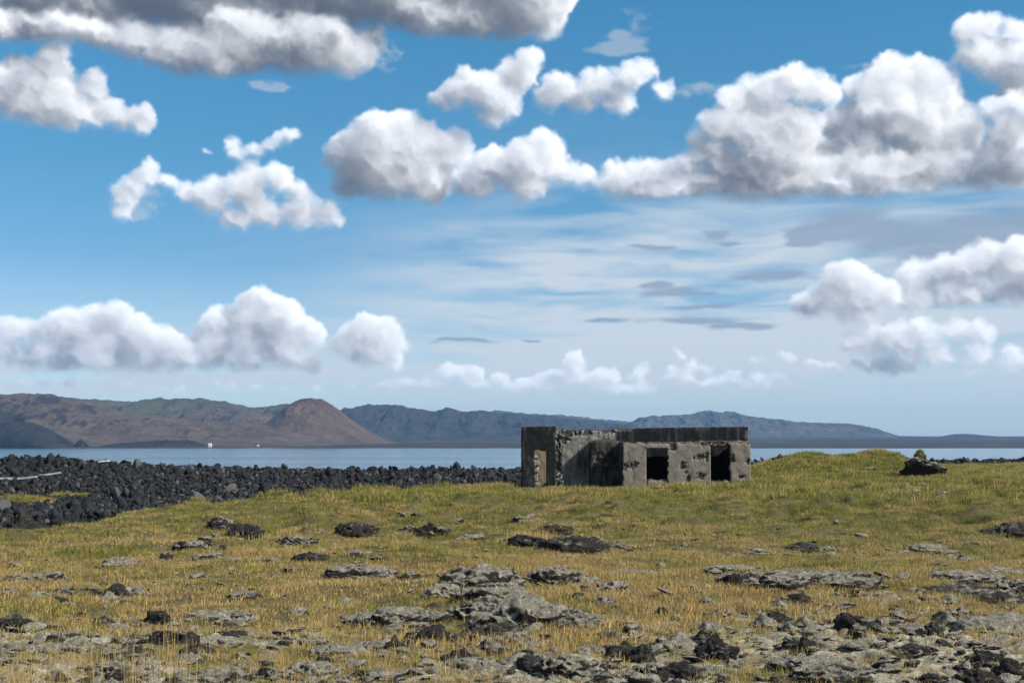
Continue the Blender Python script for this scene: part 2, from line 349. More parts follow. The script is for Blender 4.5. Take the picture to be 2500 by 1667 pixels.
def mesh_obj(name, verts, faces, mat=None, parent=None, smooth=True, attrs=None, link=True):
    me = bpy.data.meshes.new(name)
    verts = np.asarray(verts, np.float32); faces = np.asarray(faces) if not isinstance(faces, list) else faces
    if isinstance(faces, np.ndarray):
        n, k = faces.shape
        me.vertices.add(len(verts)); me.vertices.foreach_set('co', verts.ravel())
        me.loops.add(n*k); me.loops.foreach_set('vertex_index', faces.astype(np.int32).ravel())
        me.polygons.add(n); me.polygons.foreach_set('loop_start', np.arange(0, n*k, k, dtype=np.int32))
        me.update(calc_edges=True)
    else:
        me.from_pydata(verts.tolist(), [], faces); me.update()
    if smooth: me.polygons.foreach_set('use_smooth', np.ones(len(me.polygons), bool))
    for an, av in (attrs or {}).items():
        at = me.attributes.new(an, 'FLOAT', 'POINT'); at.data.foreach_set('value', np.asarray(av, np.float32))
    if mat: me.materials.append(mat)
    o = bpy.data.objects.new(name, me)
    if link: col.objects.link(o)
    if parent: o.parent = parent
    return o
def empty(name, loc=(0, 0, 0), rz=0):
    o = bpy.data.objects.new(name, None); o.empty_display_size = .3; o.location = loc; o.rotation_euler = (0, 0, rz); col.objects.link(o); return o
def tag(o, label=None, cat=None, group=None, kind=None):
    for k, v in (('label', label), ('category', cat), ('group', group), ('kind', kind)):
        if v: o[k] = v
    return o
def grid_faces(nu, nv):                                     # vertex (i, j) at i*nv + j
    i, j = np.meshgrid(np.arange(nu-1), np.arange(nv-1), indexing='ij')
    a = (i*nv+j).ravel()
    return np.stack([a, a+nv, a+nv+1, a+1], 1)

# ------------------------------------------------------------------ materials
class NT:
    def __init__(s, name):
        s.m = bpy.data.materials.new(name); s.m.use_nodes = True; s.t = s.m.node_tree
        s.b = s.t.nodes['Principled BSDF']; s.out = s.t.nodes['Material Output']
        s.b.inputs['Specular IOR Level'].default_value = .25
    def n(s, t, **k):
        n = s.t.nodes.new(t)
        for a, v in k.items(): setattr(n, a, v)
        return n
    def set(s, sock, v):
        if isinstance(v, bpy.types.NodeSocket): s.t.links.new(v, sock)
        elif isinstance(v, tuple) and len(v) == 3 and sock.type == 'RGBA': sock.default_value = (*v, 1)
        else: sock.default_value = v
    def pos(s):
        return s.n('ShaderNodeNewGeometry').outputs['Position']
    def objco(s):
        return s.n('ShaderNodeTexCoord').outputs['Object']
    def scale(s, v, sc):
        m = s.n('ShaderNodeVectorMath', operation='MULTIPLY'); s.set(m.inputs[0], v); m.inputs[1].default_value = sc if isinstance(sc, tuple) else (sc,)*3
        return m.outputs[0]
    def noise(s, v, sc, det=4, rough=.55, dist=0.0):
        n = s.n('ShaderNodeTexNoise'); s.set(n.inputs['Vector'], v); n.inputs['Scale'].default_value = sc
        n.inputs['Detail'].default_value = det; n.inputs['Roughness'].default_value = rough; n.inputs['Distortion'].default_value = dist
        return n.outputs[0]
    def voro(s, v, sc, feature='F1', out='Distance'):
        n = s.n('ShaderNodeTexVoronoi', feature=feature); s.set(n.inputs['Vector'], v); n.inputs['Scale'].default_value = sc
        return n.outputs[out]
    def math(s, op, a, b=None, clamp=False):
        n = s.n('ShaderNodeMath', operation=op, use_clamp=clamp)
        s.set(n.inputs[0], a)
        if b is not None: s.set(n.inputs[1], b)
        return n.outputs[0]
    def ramp(s, v, a, b, lo=0.0, hi=1.0):
        n = s.n('ShaderNodeMapRange', interpolation_type='SMOOTHSTEP'); s.set(n.inputs[0], v)
        for i, q in enumerate((a, b, lo, hi)): n.inputs[i+1].default_value = q
        return n.outputs[0]
    def mix(s, f, a, b, mode='MIX'):
        n = s.n('ShaderNodeMix', data_type='RGBA', blend_type=mode); s.set(n.inputs[0], f); s.set(n.inputs[6], a); s.set(n.inputs[7], b)
        return n.outputs[2]
    def attr(s, name, out='Fac'):
        return s.n('ShaderNodeAttribute', attribute_name=name).outputs[out]
    def up(s):
        sp = s.n('ShaderNodeSeparateXYZ'); s.t.links.new(s.n('ShaderNodeNewGeometry').outputs['Normal'], sp.inputs[0]); return sp.outputs[2]
    def bump(s, h, st=.5, dist=.02):
        n = s.n('ShaderNodeBump'); n.inputs['Strength'].default_value = st; n.inputs['Distance'].default_value = dist
        s.set(n.inputs['Height'], h); s.t.links.new(n.outputs[0], s.b.inputs['Normal'])
    def done(s, colr, rough=.9):
        s.set(s.b.inputs['Base Color'], colr); s.set(s.b.inputs['Roughness'], rough); return s.m

def lava_material(name, lichen=.5, dark=(.024, .0205, .018), pale=(.50, .445, .345)):
    t = NT(name); p = t.pos()
    base = t.mix(t.ramp(t.noise(p, 6, 5), .35, .7), dark, tuple(c*2.3 for c in dark))
    base = t.mix(t.ramp(t.noise(p, 1.7, 3), .5, .72, 0, .5), base, (.05, .036, .026))
    h = t.noise(p, 14, 6, .65); h2 = t.noise(p, 55, 3, .6)
    li = t.math('ADD', t.math('MULTIPLY', t.up(), .55), t.math('MULTIPLY', t.noise(p, 3.6, 6, .65, .6), .9))
    li = t.math('ADD', li, t.math('MULTIPLY', h, .35))
    lim = t.ramp(li, 1.16-.55*lichen, 1.38-.55*lichen)
    lc = t.mix(t.ramp(t.noise(p, 13, 6, .7), .36, .64), pale, tuple(c*.42 for c in pale))
    lc = t.mix(t.ramp(t.noise(p, 2.3, 3), .54, .70, 0, .4), lc, (.22, .195, .09))
    spots = t.ramp(t.noise(p, 34, 4, .65), .60, .68, 0, .9)
    c = t.mix(t.math('MULTIPLY', lim, .95), base, lc)
    c = t.mix(t.math('MULTIPLY', spots, .6), c, (.40, .39, .355))
    t.bump(t.math('ADD', h, t.math('MULTIPLY', h2, .6)), 1.0, .09)
    return t.done(c, .95)
M = {}
M['lava_dark'] = lava_material('black_lava', .10)
M['lava_mid'] = lava_material('lichened_lava', .44)
M['lava_grey'] = lava_material('grey_lichened_boulder', 1.25)
M['lava_pale'] = lava_material('pale_lichen_lava', .84)

t = NT('beach_basalt'); p = t.pos(); oi = t.n('ShaderNodeObjectInfo').outputs['Random']
c = t.mix(t.ramp(t.noise(p, 2.2, 2), .3, .7), (.009, .0095, .0105), (.026, .0265, .028))
c = t.mix(t.ramp(t.noise(p, 9, 4, .6), .55, .75, 0, .6), c, (.060, .060, .061))
c = t.mix(t.ramp(oi, .80, .97, 0, .6), c, (.13, .122, .112))
t.bump(t.noise(p, 18, 4), .6, .03); M['boulder'] = t.done(c, .8)

# ground: thin soil and moss under the grass, pale lichen on the lava crust
t = NT('meadow_ground'); p = t.pos()
soil = t.mix(t.ramp(t.noise(p, 1.3, 4), .35, .65), (.115, .083, .038), (.090, .090, .028))
soil = t.mix(t.ramp(t.noise(p, 5, 5, .65), .45, .75, 0, .8), soil, (.16, .115, .05))
L = t.attr('lichen'); sh = t.attr('shingle'); h = t.noise(p, 11, 6, .65)
up = t.up()
lc = t.mix(t.ramp(t.noise(p, 12, 6, .7), .36, .66), (.49, .435, .335), (.18, .155, .11))
lc = t.mix(t.ramp(t.noise(p, 1.9, 3), .5, .68, 0, .6), lc, (.17, .16, .065))
crust = t.mix(t.ramp(t.math('ADD', t.math('MULTIPLY', up, .8), t.math('MULTIPLY', h, .5)), .84, 1.02), (.028, .025, .023), lc)
lm = t.ramp(t.math('ADD', L, t.math('MULTIPLY', t.math('SUBTRACT', t.noise(p, 3.2, 5, .6), .5), .8)), .42, .58)
c = t.mix(lm, soil, crust)
c = t.mix(sh, c, (.022, .022, .024))
t.bump(t.math('ADD', h, t.math('MULTIPLY', t.noise(p, 45, 3), .5)), .8, .05); M['ground'] = t.done(c, 1.0)

# grass: straw and green drift over the meadow; blades pale at the tip
t = NT('meadow_grass'); p = t.pos(); p2 = t.scale(p, (1, 1, .15))
g1 = t.noise(p2, .30, 3, .6); g2 = t.noise(p2, 1.5, 3, .6); rnd = t.n('ShaderNodeObjectInfo').outputs['Random']
green = t.mix(t.ramp(g2, .38, .62), (.36, .325, .052), (.085, .120, .018))
straw = t.mix(t.ramp(g2, .3, .7), (.66, .46, .19), (.48, .33, .115))
f = t.math('ADD', t.math('MULTIPLY', g1, .62), t.math('ADD', t.math('MULTIPLY', g2, .24), t.math('MULTIPLY', t.noise(p2, .085, 3, .6), .24)))
f = t.math('ADD', f, t.math('MULTIPLY', t.math('SUBTRACT', rnd, .5), .16))
f = t.math('ADD', f, t.math('MULTIPLY', t.math('SUBTRACT', t.attr('tip'), .5), .10))
spx = t.n('ShaderNodeSeparateXYZ'); t.t.links.new(p, spx.inputs[0])
f = t.math('ADD', f, t.attr('dry'))
f = t.math('ADD', f, t.ramp(spx.outputs[1], 20, 42, .045, -.070))
f = t.math('SUBTRACT', f, .032)
c = t.mix(t.ramp(f, .455, .545), green, straw)
c = t.mix(t.math('MULTIPLY', t.attr('tip'), .30), c, (.50, .37, .19))
t.b.inputs['Specular IOR Level'].default_value = .15
tr = t.n('ShaderNodeBsdfTranslucent'); t.set(tr.inputs[0], c)
mx = t.n('ShaderNodeMixShader'); mx.inputs[0].default_value = .28
t.done(c, .7); t.t.links.new(t.b.outputs[0], mx.inputs[1]); t.t.links.new(tr.outputs[0], mx.inputs[2]); t.t.links.new(mx.outputs[0], t.out.inputs[0])
M['grass'] = t.m

def concrete_material(name, a, b, stain, stain_amt, chip=(.050, .046, .041)):
    t = NT(name); p = t.pos()
    c = t.mix(t.ramp(t.noise(p, 2.2, 5, .6), .3, .7), a, b)
    c = t.mix(t.ramp(t.noise(p, 14, 5, .65), .45, .75, 0, .5), c, tuple(q*.5 for q in a))
    st = t.noise(t.scale(p, (2.6, 2.6, .55)), 1, 5, .62)
    c = t.mix(t.ramp(st, .62-.32*stain_amt, .80-.32*stain_amt, 0, .92), c, stain)
    c = t.mix(t.ramp(t.noise(p, 5.5, 4, .6), .62, .70, 0, .5*(1-stain_amt*.6)), c, tuple(min(1, q*1.7) for q in b))
    ch = t.attr('chip')
    c = t.mix(t.ramp(ch, .35, .6), c, t.mix(t.ramp(t.noise(p, 16, 3), .4, .7), chip, tuple(q*3.2 for q in chip)))
    h = t.math('ADD', t.noise(p, 22, 5, .65), t.math('MULTIPLY', t.noise(p, 5, 3), .8))
    t.bump(h, .7, .035); return t.done(c, .95)
M['concrete'] = concrete_material('weathered_concrete', (.225, .188, .145), (.30, .255, .20), (.10, .085, .067), .25)
M['concrete_dark'] = concrete_material('near_black_concrete', (.040, .041, .040), (.072, .072, .067), (.012, .013, .013), .85)  # near-black concrete tone with darker upright streaks
M['concrete_shaded'] = concrete_material('shade_darkened_plaster', (.075, .067, .055), (.115, .10, .078), (.015, .015, .016), .72)  # dark colour stands in for shade on the masonry in the recess
M['concrete_back'] = concrete_material('stained_concrete', (.21, .195, .168), (.44, .405, .345), (.045, .042, .038), .46)
M['concrete_tan'] = concrete_material('tan_plaster', (.30, .235, .165), (.34, .27, .19), (.20, .155, .105), .2)

def hill_material(name, soil, rock, veg=None, sc=1.0, vegamt=.5, slope=(.72, .88)):
    t = NT(name); p = t.scale(t.pos(), .01*sc)
    soil = tuple(q*1.3 for q in soil); c = t.mix(t.ramp(t.noise(p, 1.1, 6, .6), .35, .68), soil, tuple(q*.6 for q in soil))
    if veg: c = t.mix(t.ramp(t.noise(p, .6, 5, .62), .62-.3*vegamt, .75-.3*vegamt, 0, .8), c, veg)
    r = t.math('ADD', t.up(), t.math('MULTIPLY', t.math('SUBTRACT', t.noise(p, 3, 5, .7), .5), .35))
    c = t.mix(t.ramp(r, slope[0], slope[1], 1, 0), c, rock)
    t.bump(t.noise(p, 5, 7, .68), .9, 9); return t.done(c, 1.0)
# ------------------------------------------------------------------ lie of the land (metres; camera stands at the origin, looks along +Y)
EDGE = np.array([(-40, 24), (-24, 27), (-11.9, 32.5), (-10.4, 47), (-7.4, 57), (-4.8, 67.5), (.2, 77), (6, 86), (13, 100), (24, 108), (70, 120), (140, 125)], float)
def edge_dist(x, y):
    """Signed distance to the seaward edge of the meadow, positive on the shore side."""
    best = np.full(np.shape(x), 1e9); sgn = np.zeros(np.shape(x))
    for (ax, ay), (bx, by) in zip(EDGE[:-1], EDGE[1:]):
        dx, dy = bx-ax, by-ay; l2 = dx*dx+dy*dy
        t = np.clip(((x-ax)*dx+(y-ay)*dy)/l2, 0, 1)
        d = np.hypot(x-ax-t*dx, y-ay-t*dy); s = np.sign(dx*(y-ay)-dy*(x-ax))
        m = d < best-1e-9; best = np.where(m, d, best); sgn = np.where(m, s, sgn)
    return best*sgn
def ridge_y(x): return 125+(np.clip(x, -120, 120)+45)*.38
def ridge_z(x): return np.interp(x, [-120, -45, -41, -35, -24, -13, -8, 0, 6, 16, 30, 60, 120], [1.0, .80, .74, .22, -.20, -.50, -.42, -.50, -.3, .12, .20, .24, .24])
def mound(x, y):
    prof = np.interp(x, [10, 13.2, 15.2, 17.7, 19.8, 21, 22.5, 23.2, 24.2, 25.6, 27.5], [0, .08, .50, 1.02, 1.12, 1.10, 1.34, 1.25, .75, .2, 0])
    yc = 88+.15*(x-20)
    s = np.where(y < yc, 7.5, 4.0)
    return prof*np.exp(-((y-yc)/s)**2)
def lichen_mask(x, y):
    d = np.hypot(x, y)
    n = fbm(x*.30+3, y*.30+8, 0, 4)*.55+fbm(x*1.2, y*1.2, 5, 2)*.22
    b = sstep(23, 13.5, d)*(.36+.15*sstep(-2.5, 2, x-d*.05))+.13*sstep(40, 22, d)+.05
    b = b+.22*np.exp(-((x-9)**2/10+(y-27)**2/5))
    return np.clip(b+n*.55, 0, 1)*sstep(46, 34, d)
def ground_parts(x, y):
    x = np.asarray(x, float); y = np.asarray(y, float)
    e = edge_dist(x, y)
    m = .42*sstep(58, 105, y)*sstep(2, 22, x)-.10*sstep(6, -8, x)*sstep(35, 60, y)
    m = m+mound(x, y)-.30*np.exp(-((x-3.5)/6.5)**2)*sstep(50, 68, y)*sstep(92, 80, y)
    m = m+fbm(x*.16+4, y*.16, 1, 3)*.20*sstep(8, 24, y)+fbm(x*.75, y*.55, 2, 3)*.085*sstep(6, 20, y)*(1+3.8*sstep(24, 46, y)*sstep(72, 64, np.where(x > 0, y, 0)))
    m = m+.035*fbm(x*2.6, y*2.6, 3, 2)+.16*np.maximum(billow(x*.62+8, y*.42+3, 4, 2), 0)*sstep(24, 44, y)*(1-.8*sstep(66, 72, y)*(np.abs(x-6.5) < 8))
    L = lichen_mask(x, y)
    lump = np.maximum(billow(x*1.35+2, y*1.35+5, 1, 3), 0)
    lump2 = np.maximum(billow(x*3.4, y*3.4, 7, 2), 0)
    lump3 = billow(x*8.5, y*8.5, 3, 2)
    m = m+sstep(.35, .75, L)*(lump*.075+lump2*.075+lump3*.02)
    # stone bank above the shore, with a hollow and a pond on its landward side
    ry, rz = ridge_y(x), ridge_z(x)
    s = y-ry
    bank = np.where(s < 0, rz+.112*s+.0006*s*s*np.sign(s)*0, rz-.06*s-.0075*s*s)
    bank = np.maximum(bank, np.where(s < 0, np.where(np.hypot((x+24.5)/7, (y-85)/5.5) < 1.12, -3.1, -2.38), -9.0))+fbm(x*.11, y*.11, 9, 3)*.16
    out = bank
    w = sstep(-1.2, 9.0, e+fbm(x*.3, y*.3, 12, 2)*1.2)
    near_r = sstep(8, 26, x)                                # to the right the meadow runs on level to the bank
    out = np.where(s < 0, out+(np.maximum(.30-.004*(y-100), -.1)-out)*near_r*sstep(30, 4, -s+30*(1-near_r)+0)*0.0, out)
    z = m*(1-w)+out*w
    return z, L*(1-w), w, e
def gz(x, y): return ground_parts(x, y)[0]

def pix_dir(px, py):
    u, v = (px-1250)/FPX, (833.5-py)/FPX
    return np.array([u, math.cos(PITCH)-v*math.sin(PITCH), math.sin(PITCH)+v*math.cos(PITCH)])
_ts = np.exp(np.linspace(math.log(5), math.log(260), 1500))
def hit(px, py):
    """Where the line of sight through a photograph pixel first meets the ground."""
    d = pix_dir(px, py); d = d/d[1]
    z = CAM_Z+_ts*d[2]-gz(_ts*d[0], _ts)
    k = int(np.argmax(z < 0)) if (z < 0).any() else len(_ts)-1
    k = max(k, 1); a, b = _ts[k-1], _ts[k]; f = z[k-1]/(z[k-1]-z[k]) if z[k-1] != z[k] else 0
    y = a+(b-a)*min(max(f, 0), 1); x = y*d[0]
    return float(x), float(y), float(gz(x, y))

# ground sheet: rows get wider apart with distance
ys = np.concatenate([np.linspace(-30, 3.0, 24), np.exp(np.linspace(math.log(3.2), math.log(225), 760))])
us = np.linspace(-1, 1, 540); us = us*.62+.38*us**3
hw = 5+.52*np.maximum(ys, 0)+25*np.clip(-ys/30, 0, 1)+1.2*np.maximum(ys-90, 0)*.4
X = us[:, None]*hw[None, :]; Y = np.broadcast_to(ys[None, :], X.shape)
Zg, Lg, Wg, Eg = ground_parts(X, Y)
ground = mesh_obj('ground', np.stack([X, Y, Zg], -1).reshape(-1, 3), grid_faces(*X.shape), M['ground'],
                  attrs={'lichen': Lg.ravel(), 'shingle': sstep(.35, .8, Wg).ravel()})
tag(ground, kind='structure')

# ------------------------------------------------------------------ sea, pond, far land
SEA_Z = -5.0
t = NT('sea_water'); p = t.pos()
t.b.inputs['IOR'].default_value = 1.33; t.b.inputs['Specular IOR Level'].default_value = .5
w1 = t.noise(t.scale(p, (.05, .16, .1)), 1, 5, .6); w2 = t.noise(t.scale(p, (.5, 1.1, 1)), 1, 4, .6)
calm = t.ramp(t.noise(t.scale(p, (.0016, .009, .01)), 1, 4, .6), .38, .66)
hgt = t.math('MULTIPLY', t.math('ADD', w1, t.math('MULTIPLY', w2, .35)), t.math('ADD', t.math('MULTIPLY', calm, .75), .45))
t.bump(hgt, .45, 1.1)
M['sea'] = t.done((.030, .14, .24), .10)
def sheet(name, x0, x1, y0, y1, z, mat):
    return tag(mesh_obj(name, [(x0, y0, z), (x1, y0, z), (x1, y1, z), (x0, y1, z)], np.array([[0, 1, 2, 3]]), mat), kind='structure')
sheet('sea', -6000, 6000, 132, 4200, SEA_Z, M['sea'])
t = NT('pond_water'); t.b.inputs['IOR'].default_value = 1.33; p = t.pos()
t.bump(t.noise(t.scale(p, (1.5, 3, 1)), 1, 3), .05, .03); M['pond'] = t.done((.008, .012, .012), .06)
pw = np.linspace(0, 2*math.pi, 40, endpoint=False)
pr = 1+.18*np.sin(3*pw+1)+.1*np.sin(5*pw)
pond = mesh_obj('pond', np.stack([-24.5+7*pr*np.cos(pw), 85+5.5*pr*np.sin(pw), 0*pw-2.46], 1), [list(range(40))], M['pond'], smooth=False)
tag(pond, kind='structure')

t = NT('lava_plain'); p = t.pos(); pp = t.scale(p, (.005, .006, .01))
c = t.mix(t.ramp(t.noise(pp, 1, 6, .62), .34, .66), (.030, .028, .025), (.062, .056, .042))
c = t.mix(t.ramp(t.noise(t.scale(p, (.0025, .006, .01)), 1, 5, .6), .56, .70, 0, .6), c, (.15, .14, .115))
t.bump(t.noise(t.scale(p, .02), 1, 6, .7), 1.0, 12); M['plain'] = t.done(c, 1.0)
def px_x(px, d): return (px-1250)/FPX*d
def py_z(py, d): return CAM_Z+(1086-py)/FPX*d
# far lowland: rises gently from the shore of the bay
yy = np.concatenate([[-12000, -200, 2600], np.linspace(2950, 3500, 60), np.linspace(3520, 12400, 110)])
xx = np.linspace(-12400, 12400, 420)
XX, YY = np.meshgrid(xx, yy, indexing='ij')
shore = 3070+fbm(XX/420, XX*0+3, 0, 4)*34
ZZ = SEA_Z-7+sstep(-60, 60, YY-shore)*9.5
ramp_ = np.clip((YY-3100)/5000, 0, 1.5)
ZZ = np.where(YY > 2900, ZZ+ramp_*46+fbm(XX/160, YY/220, 2, 5)*2.2*sstep(0, 250, YY-shore), -14.0)
lowland = mesh_obj('lowland', np.stack([XX, YY, ZZ], -1).reshape(-1, 3), grid_faces(*XX.shape), M['plain'])
tag(lowland, kind='structure')

M['hill_brown'] = hill_material('brown_scoria', (.098, .072, .054), (.030, .028, .028), (.085, .073, .040), 1, .30, (.80, .94))
M['hill_cone'] = hill_material('red_brown_scoria', (.104, .070, .055), (.044, .034, .030), None, 1.4, 0, (.45, .6))
M['hill_green'] = hill_material('mossy_ridge', (.075, .070, .034), (.045, .044, .040), (.075, .077, .034), .7, .6)
M['hill_dark'] = hill_material('dark_ridge', (.040, .038, .034), (.022, .023, .025), (.045, .050, .026), .6, .35)
M['hill_table'] = hill_material('table_mountain_rock', (.085, .074, .062), (.035, .034, .035), (.10, .095, .06), .5, .35, (.78, .93))
M['headland'] = hill_material('cloud_shaded_headland_rock', (.030, .029, .028), (.012, .013, .015), None, 2, 0)  # near-black colour stands in for cloud shadow on the headland
def hill(name, d, ridge, front, back, mat, base_z=SEA_Z-2, amp=.16, pw_=1.25, seed=0, crag=0.0, n=260):
    rp = np.array(ridge, float)
    px = np.linspace(rp[0, 0], rp[-1, 0], n)
    py = np.interp(px, rp[:, 0], rp[:, 1])+fbm(px/16+seed, px*0, seed, 4)*1.5*sstep(1090, 1060, np.interp(px, rp[:, 0], rp[:, 1]))
    k = np.ones(5)/5; py = np.convolve(np.pad(py, 2, 'edge'), k, 'valid')
    x = px_x(px, d); top = py_z(py, d)
    v = np.concatenate([np.linspace(-1, 0, 70), np.linspace(0, 1, 22)[1:]])
    Xh = np.repeat(x[:, None], len(v), 1); V = np.repeat(v[None, :], n, 0)
    prof = np.where(V <= 0, (1+np.minimum(V, 0))**pw_, (1-np.maximum(V, 0))**1.4)
    Yh = d+np.where(V < 0, V*front, V*back)
    h = np.maximum(top-base_z, 1)[:, None]
    gul = fbm(Xh/(h.max()*.55)+seed, Yh/(h.max()*2.0)+seed*3.3, seed, 5)
    side = 1-np.abs(fbm(Xh/(h.max()*.9)+9, Yh/(h.max()*1.2), seed+5, 4))*1.6
    win = np.sin(np.pi*np.clip(1+V, 0, 1))**.8
    Zh = base_z+h*(prof*(1+1.4*amp*gul*win)+amp*.7*side*win*prof)
    if crag:                                              # a cliff step part-way up the face
        Zh = Zh+h*crag*sstep(-.52, -.40, V+.12*fbm(Xh/220, Yh*0, seed, 4))*win*(1+.5*fbm(Xh/60, Yh/60, 3, 3))-h*crag*.6*win
    Zh = Zh+fbm(Xh/45, Yh/45, seed, 5)*h*.035
    o = mesh_obj(name, np.stack([Xh, Yh, Zh], -1).reshape(-1, 3), grid_faces(*Xh.shape), mat)
    return tag(o, kind='structure')
hill('hill', 3950, [(-500, 985), (-250, 955), (0, 963), (70, 961), (150, 969), (230, 986), (300, 1003), (400, 1019), (520, 1029), (640, 1036), (720, 1050), (800, 1066), (900, 1082), (990, 1092)], 780, 500, M['hill_brown'], amp=.20, seed=2, crag=.10, n=420, pw_=1.05)
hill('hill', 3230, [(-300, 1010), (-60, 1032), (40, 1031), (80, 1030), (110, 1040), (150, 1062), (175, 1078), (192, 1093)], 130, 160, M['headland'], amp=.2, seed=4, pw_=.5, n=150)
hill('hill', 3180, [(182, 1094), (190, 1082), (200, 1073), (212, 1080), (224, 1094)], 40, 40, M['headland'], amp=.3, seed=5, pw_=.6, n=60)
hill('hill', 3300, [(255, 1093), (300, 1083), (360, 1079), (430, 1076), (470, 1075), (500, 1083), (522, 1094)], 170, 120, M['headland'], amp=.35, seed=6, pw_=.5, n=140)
hill('hill', 5900, [(60, 985), (105, 966), (190, 972), (270, 978), (330, 981), (385, 973), (440, 975), (480, 972), (520, 976), (565, 984), (610, 996), (660, 992), (705, 985), (760, 996), (800, 1020)], 1400, 700, M['hill_green'], amp=.24, seed=8, n=300)
hill('hill', 5000, [(380, 1040), (430, 1012), (500, 996), (560, 994), (620, 1006), (690, 1026), (760, 1050)], 900, 600, M['hill_brown'], amp=.18, seed=10, n=200)
# the scoria cone
hill('hill', 4100, [(600, 1082), (640, 1052), (660, 1026), (690, 1000), (715, 981), (740, 973), (765, 972), (790, 977), (820, 993), (860, 1024), (900, 1052), (935, 1068), (975, 1084)], 330, 330, M['hill_cone'], amp=.07, seed=12, pw_=.62, n=260)
hill('hill', 6800, [(820, 1010), (850, 999), (872, 995), (890, 987), (930, 989), (985, 991), (1000, 997), (1060, 1004), (1090, 1000), (1140, 1006), (1170, 1002), (1220, 1008), (1290, 1012), (1350, 1016), (1400, 1022), (1450, 1026), (1510, 1034), (1560, 1042), (1640, 1062)], 1700, 900, M['hill_dark'], amp=.26, seed=14, n=340)  # dark ridge colour stands in for cloud shadow over this range
hill('hill', 9800, [(1080, 1020), (1170, 1006), (1230, 1003), (1290, 1010), (1370, 1013), (1430, 1020), (1520, 1028), (1600, 1040)], 1800, 900, M['hill_green'], amp=.2, seed=15, n=200)
hill('hill', 8900, [(1490, 1062), (1535, 1031), (1560, 1020), (1580, 1016), (1680, 1012), (1705, 1006), (1725, 1003), (1755, 1007), (1775, 1004), (1795, 1006), (1815, 1014), (1870, 1021), (1940, 1029), (2010, 1033), (2080, 1034), (2105, 1039), (2125, 1050), (2150, 1060), (2175, 1067)], 900, 900, M['hill_table'], base_z=20, amp=.14, seed=16, pw_=.75, n=340)
hill('hill', 8300, [(1950, 1066), (2150, 1066), (2210, 1064), (2280, 1067), (2310, 1062), (2345, 1058), (2380, 1061), (2420, 1068), (2500, 1072), (2620, 1074), (2900, 1070)], 1500, 700, M['hill_dark'], base_z=10, amp=.12, seed=18, n=220)

# small white farm buildings on the far shore
def house(px, py, d, w, h, label, dep=8):
    r = empty('farmhouse', (px_x(px, d), d, py_z(py, d)))
    tag(r, label, 'house', 'white farm buildings on the far shore')
    b = mesh_obj('wall', [(sx*w/2, sy*dep/2, z) for sx in (-1, 1) for sy in (-1, 1) for z in (-3, h)],
                 [[0, 1, 3, 2], [4, 6, 7, 5], [0, 4, 5, 1], [2, 3, 7, 6], [1, 5, 7, 3]], M['white'], r, False)
    e = w/2+.3; f = dep/2+.3
    mesh_obj('roof', [(-e, -f, h), (e, -f, h), (e, f, h), (-e, f, h), (-e, 0, h*1.75), (e, 0, h*1.75)],
             [[0, 1, 5, 4], [2, 3, 4, 5], [0, 4, 3], [1, 2, 5]], M['roof_pale'], r, False)
t = NT('white_paint'); M['white'] = t.done(t.mix(t.ramp(t.noise(t.pos(), .4, 3), .3, .7), (.80, .80, .78), (.70, .70, .68)), .6)
t = NT('pale_roof'); M['roof_pale'] = t.done(t.mix(t.ramp(t.noise(t.pos(), .4, 3), .3, .7), (.72, .72, .70), (.60, .60, .58)), .6)
house(515, 1090, 3160, 6.5, 4.2, 'tall white farmhouse beside the dark headland rocks across the bay')
house(559, 1079, 3650, 4, 2, 'lone small white cabin on the slope above the far shore')
house(632, 1089, 3280, 4, 1.8, 'small white shed close to the water across the bay')
house(748, 1075, 3700, 4.5, 2.4, 'small white cabin at the foot of the red cone')

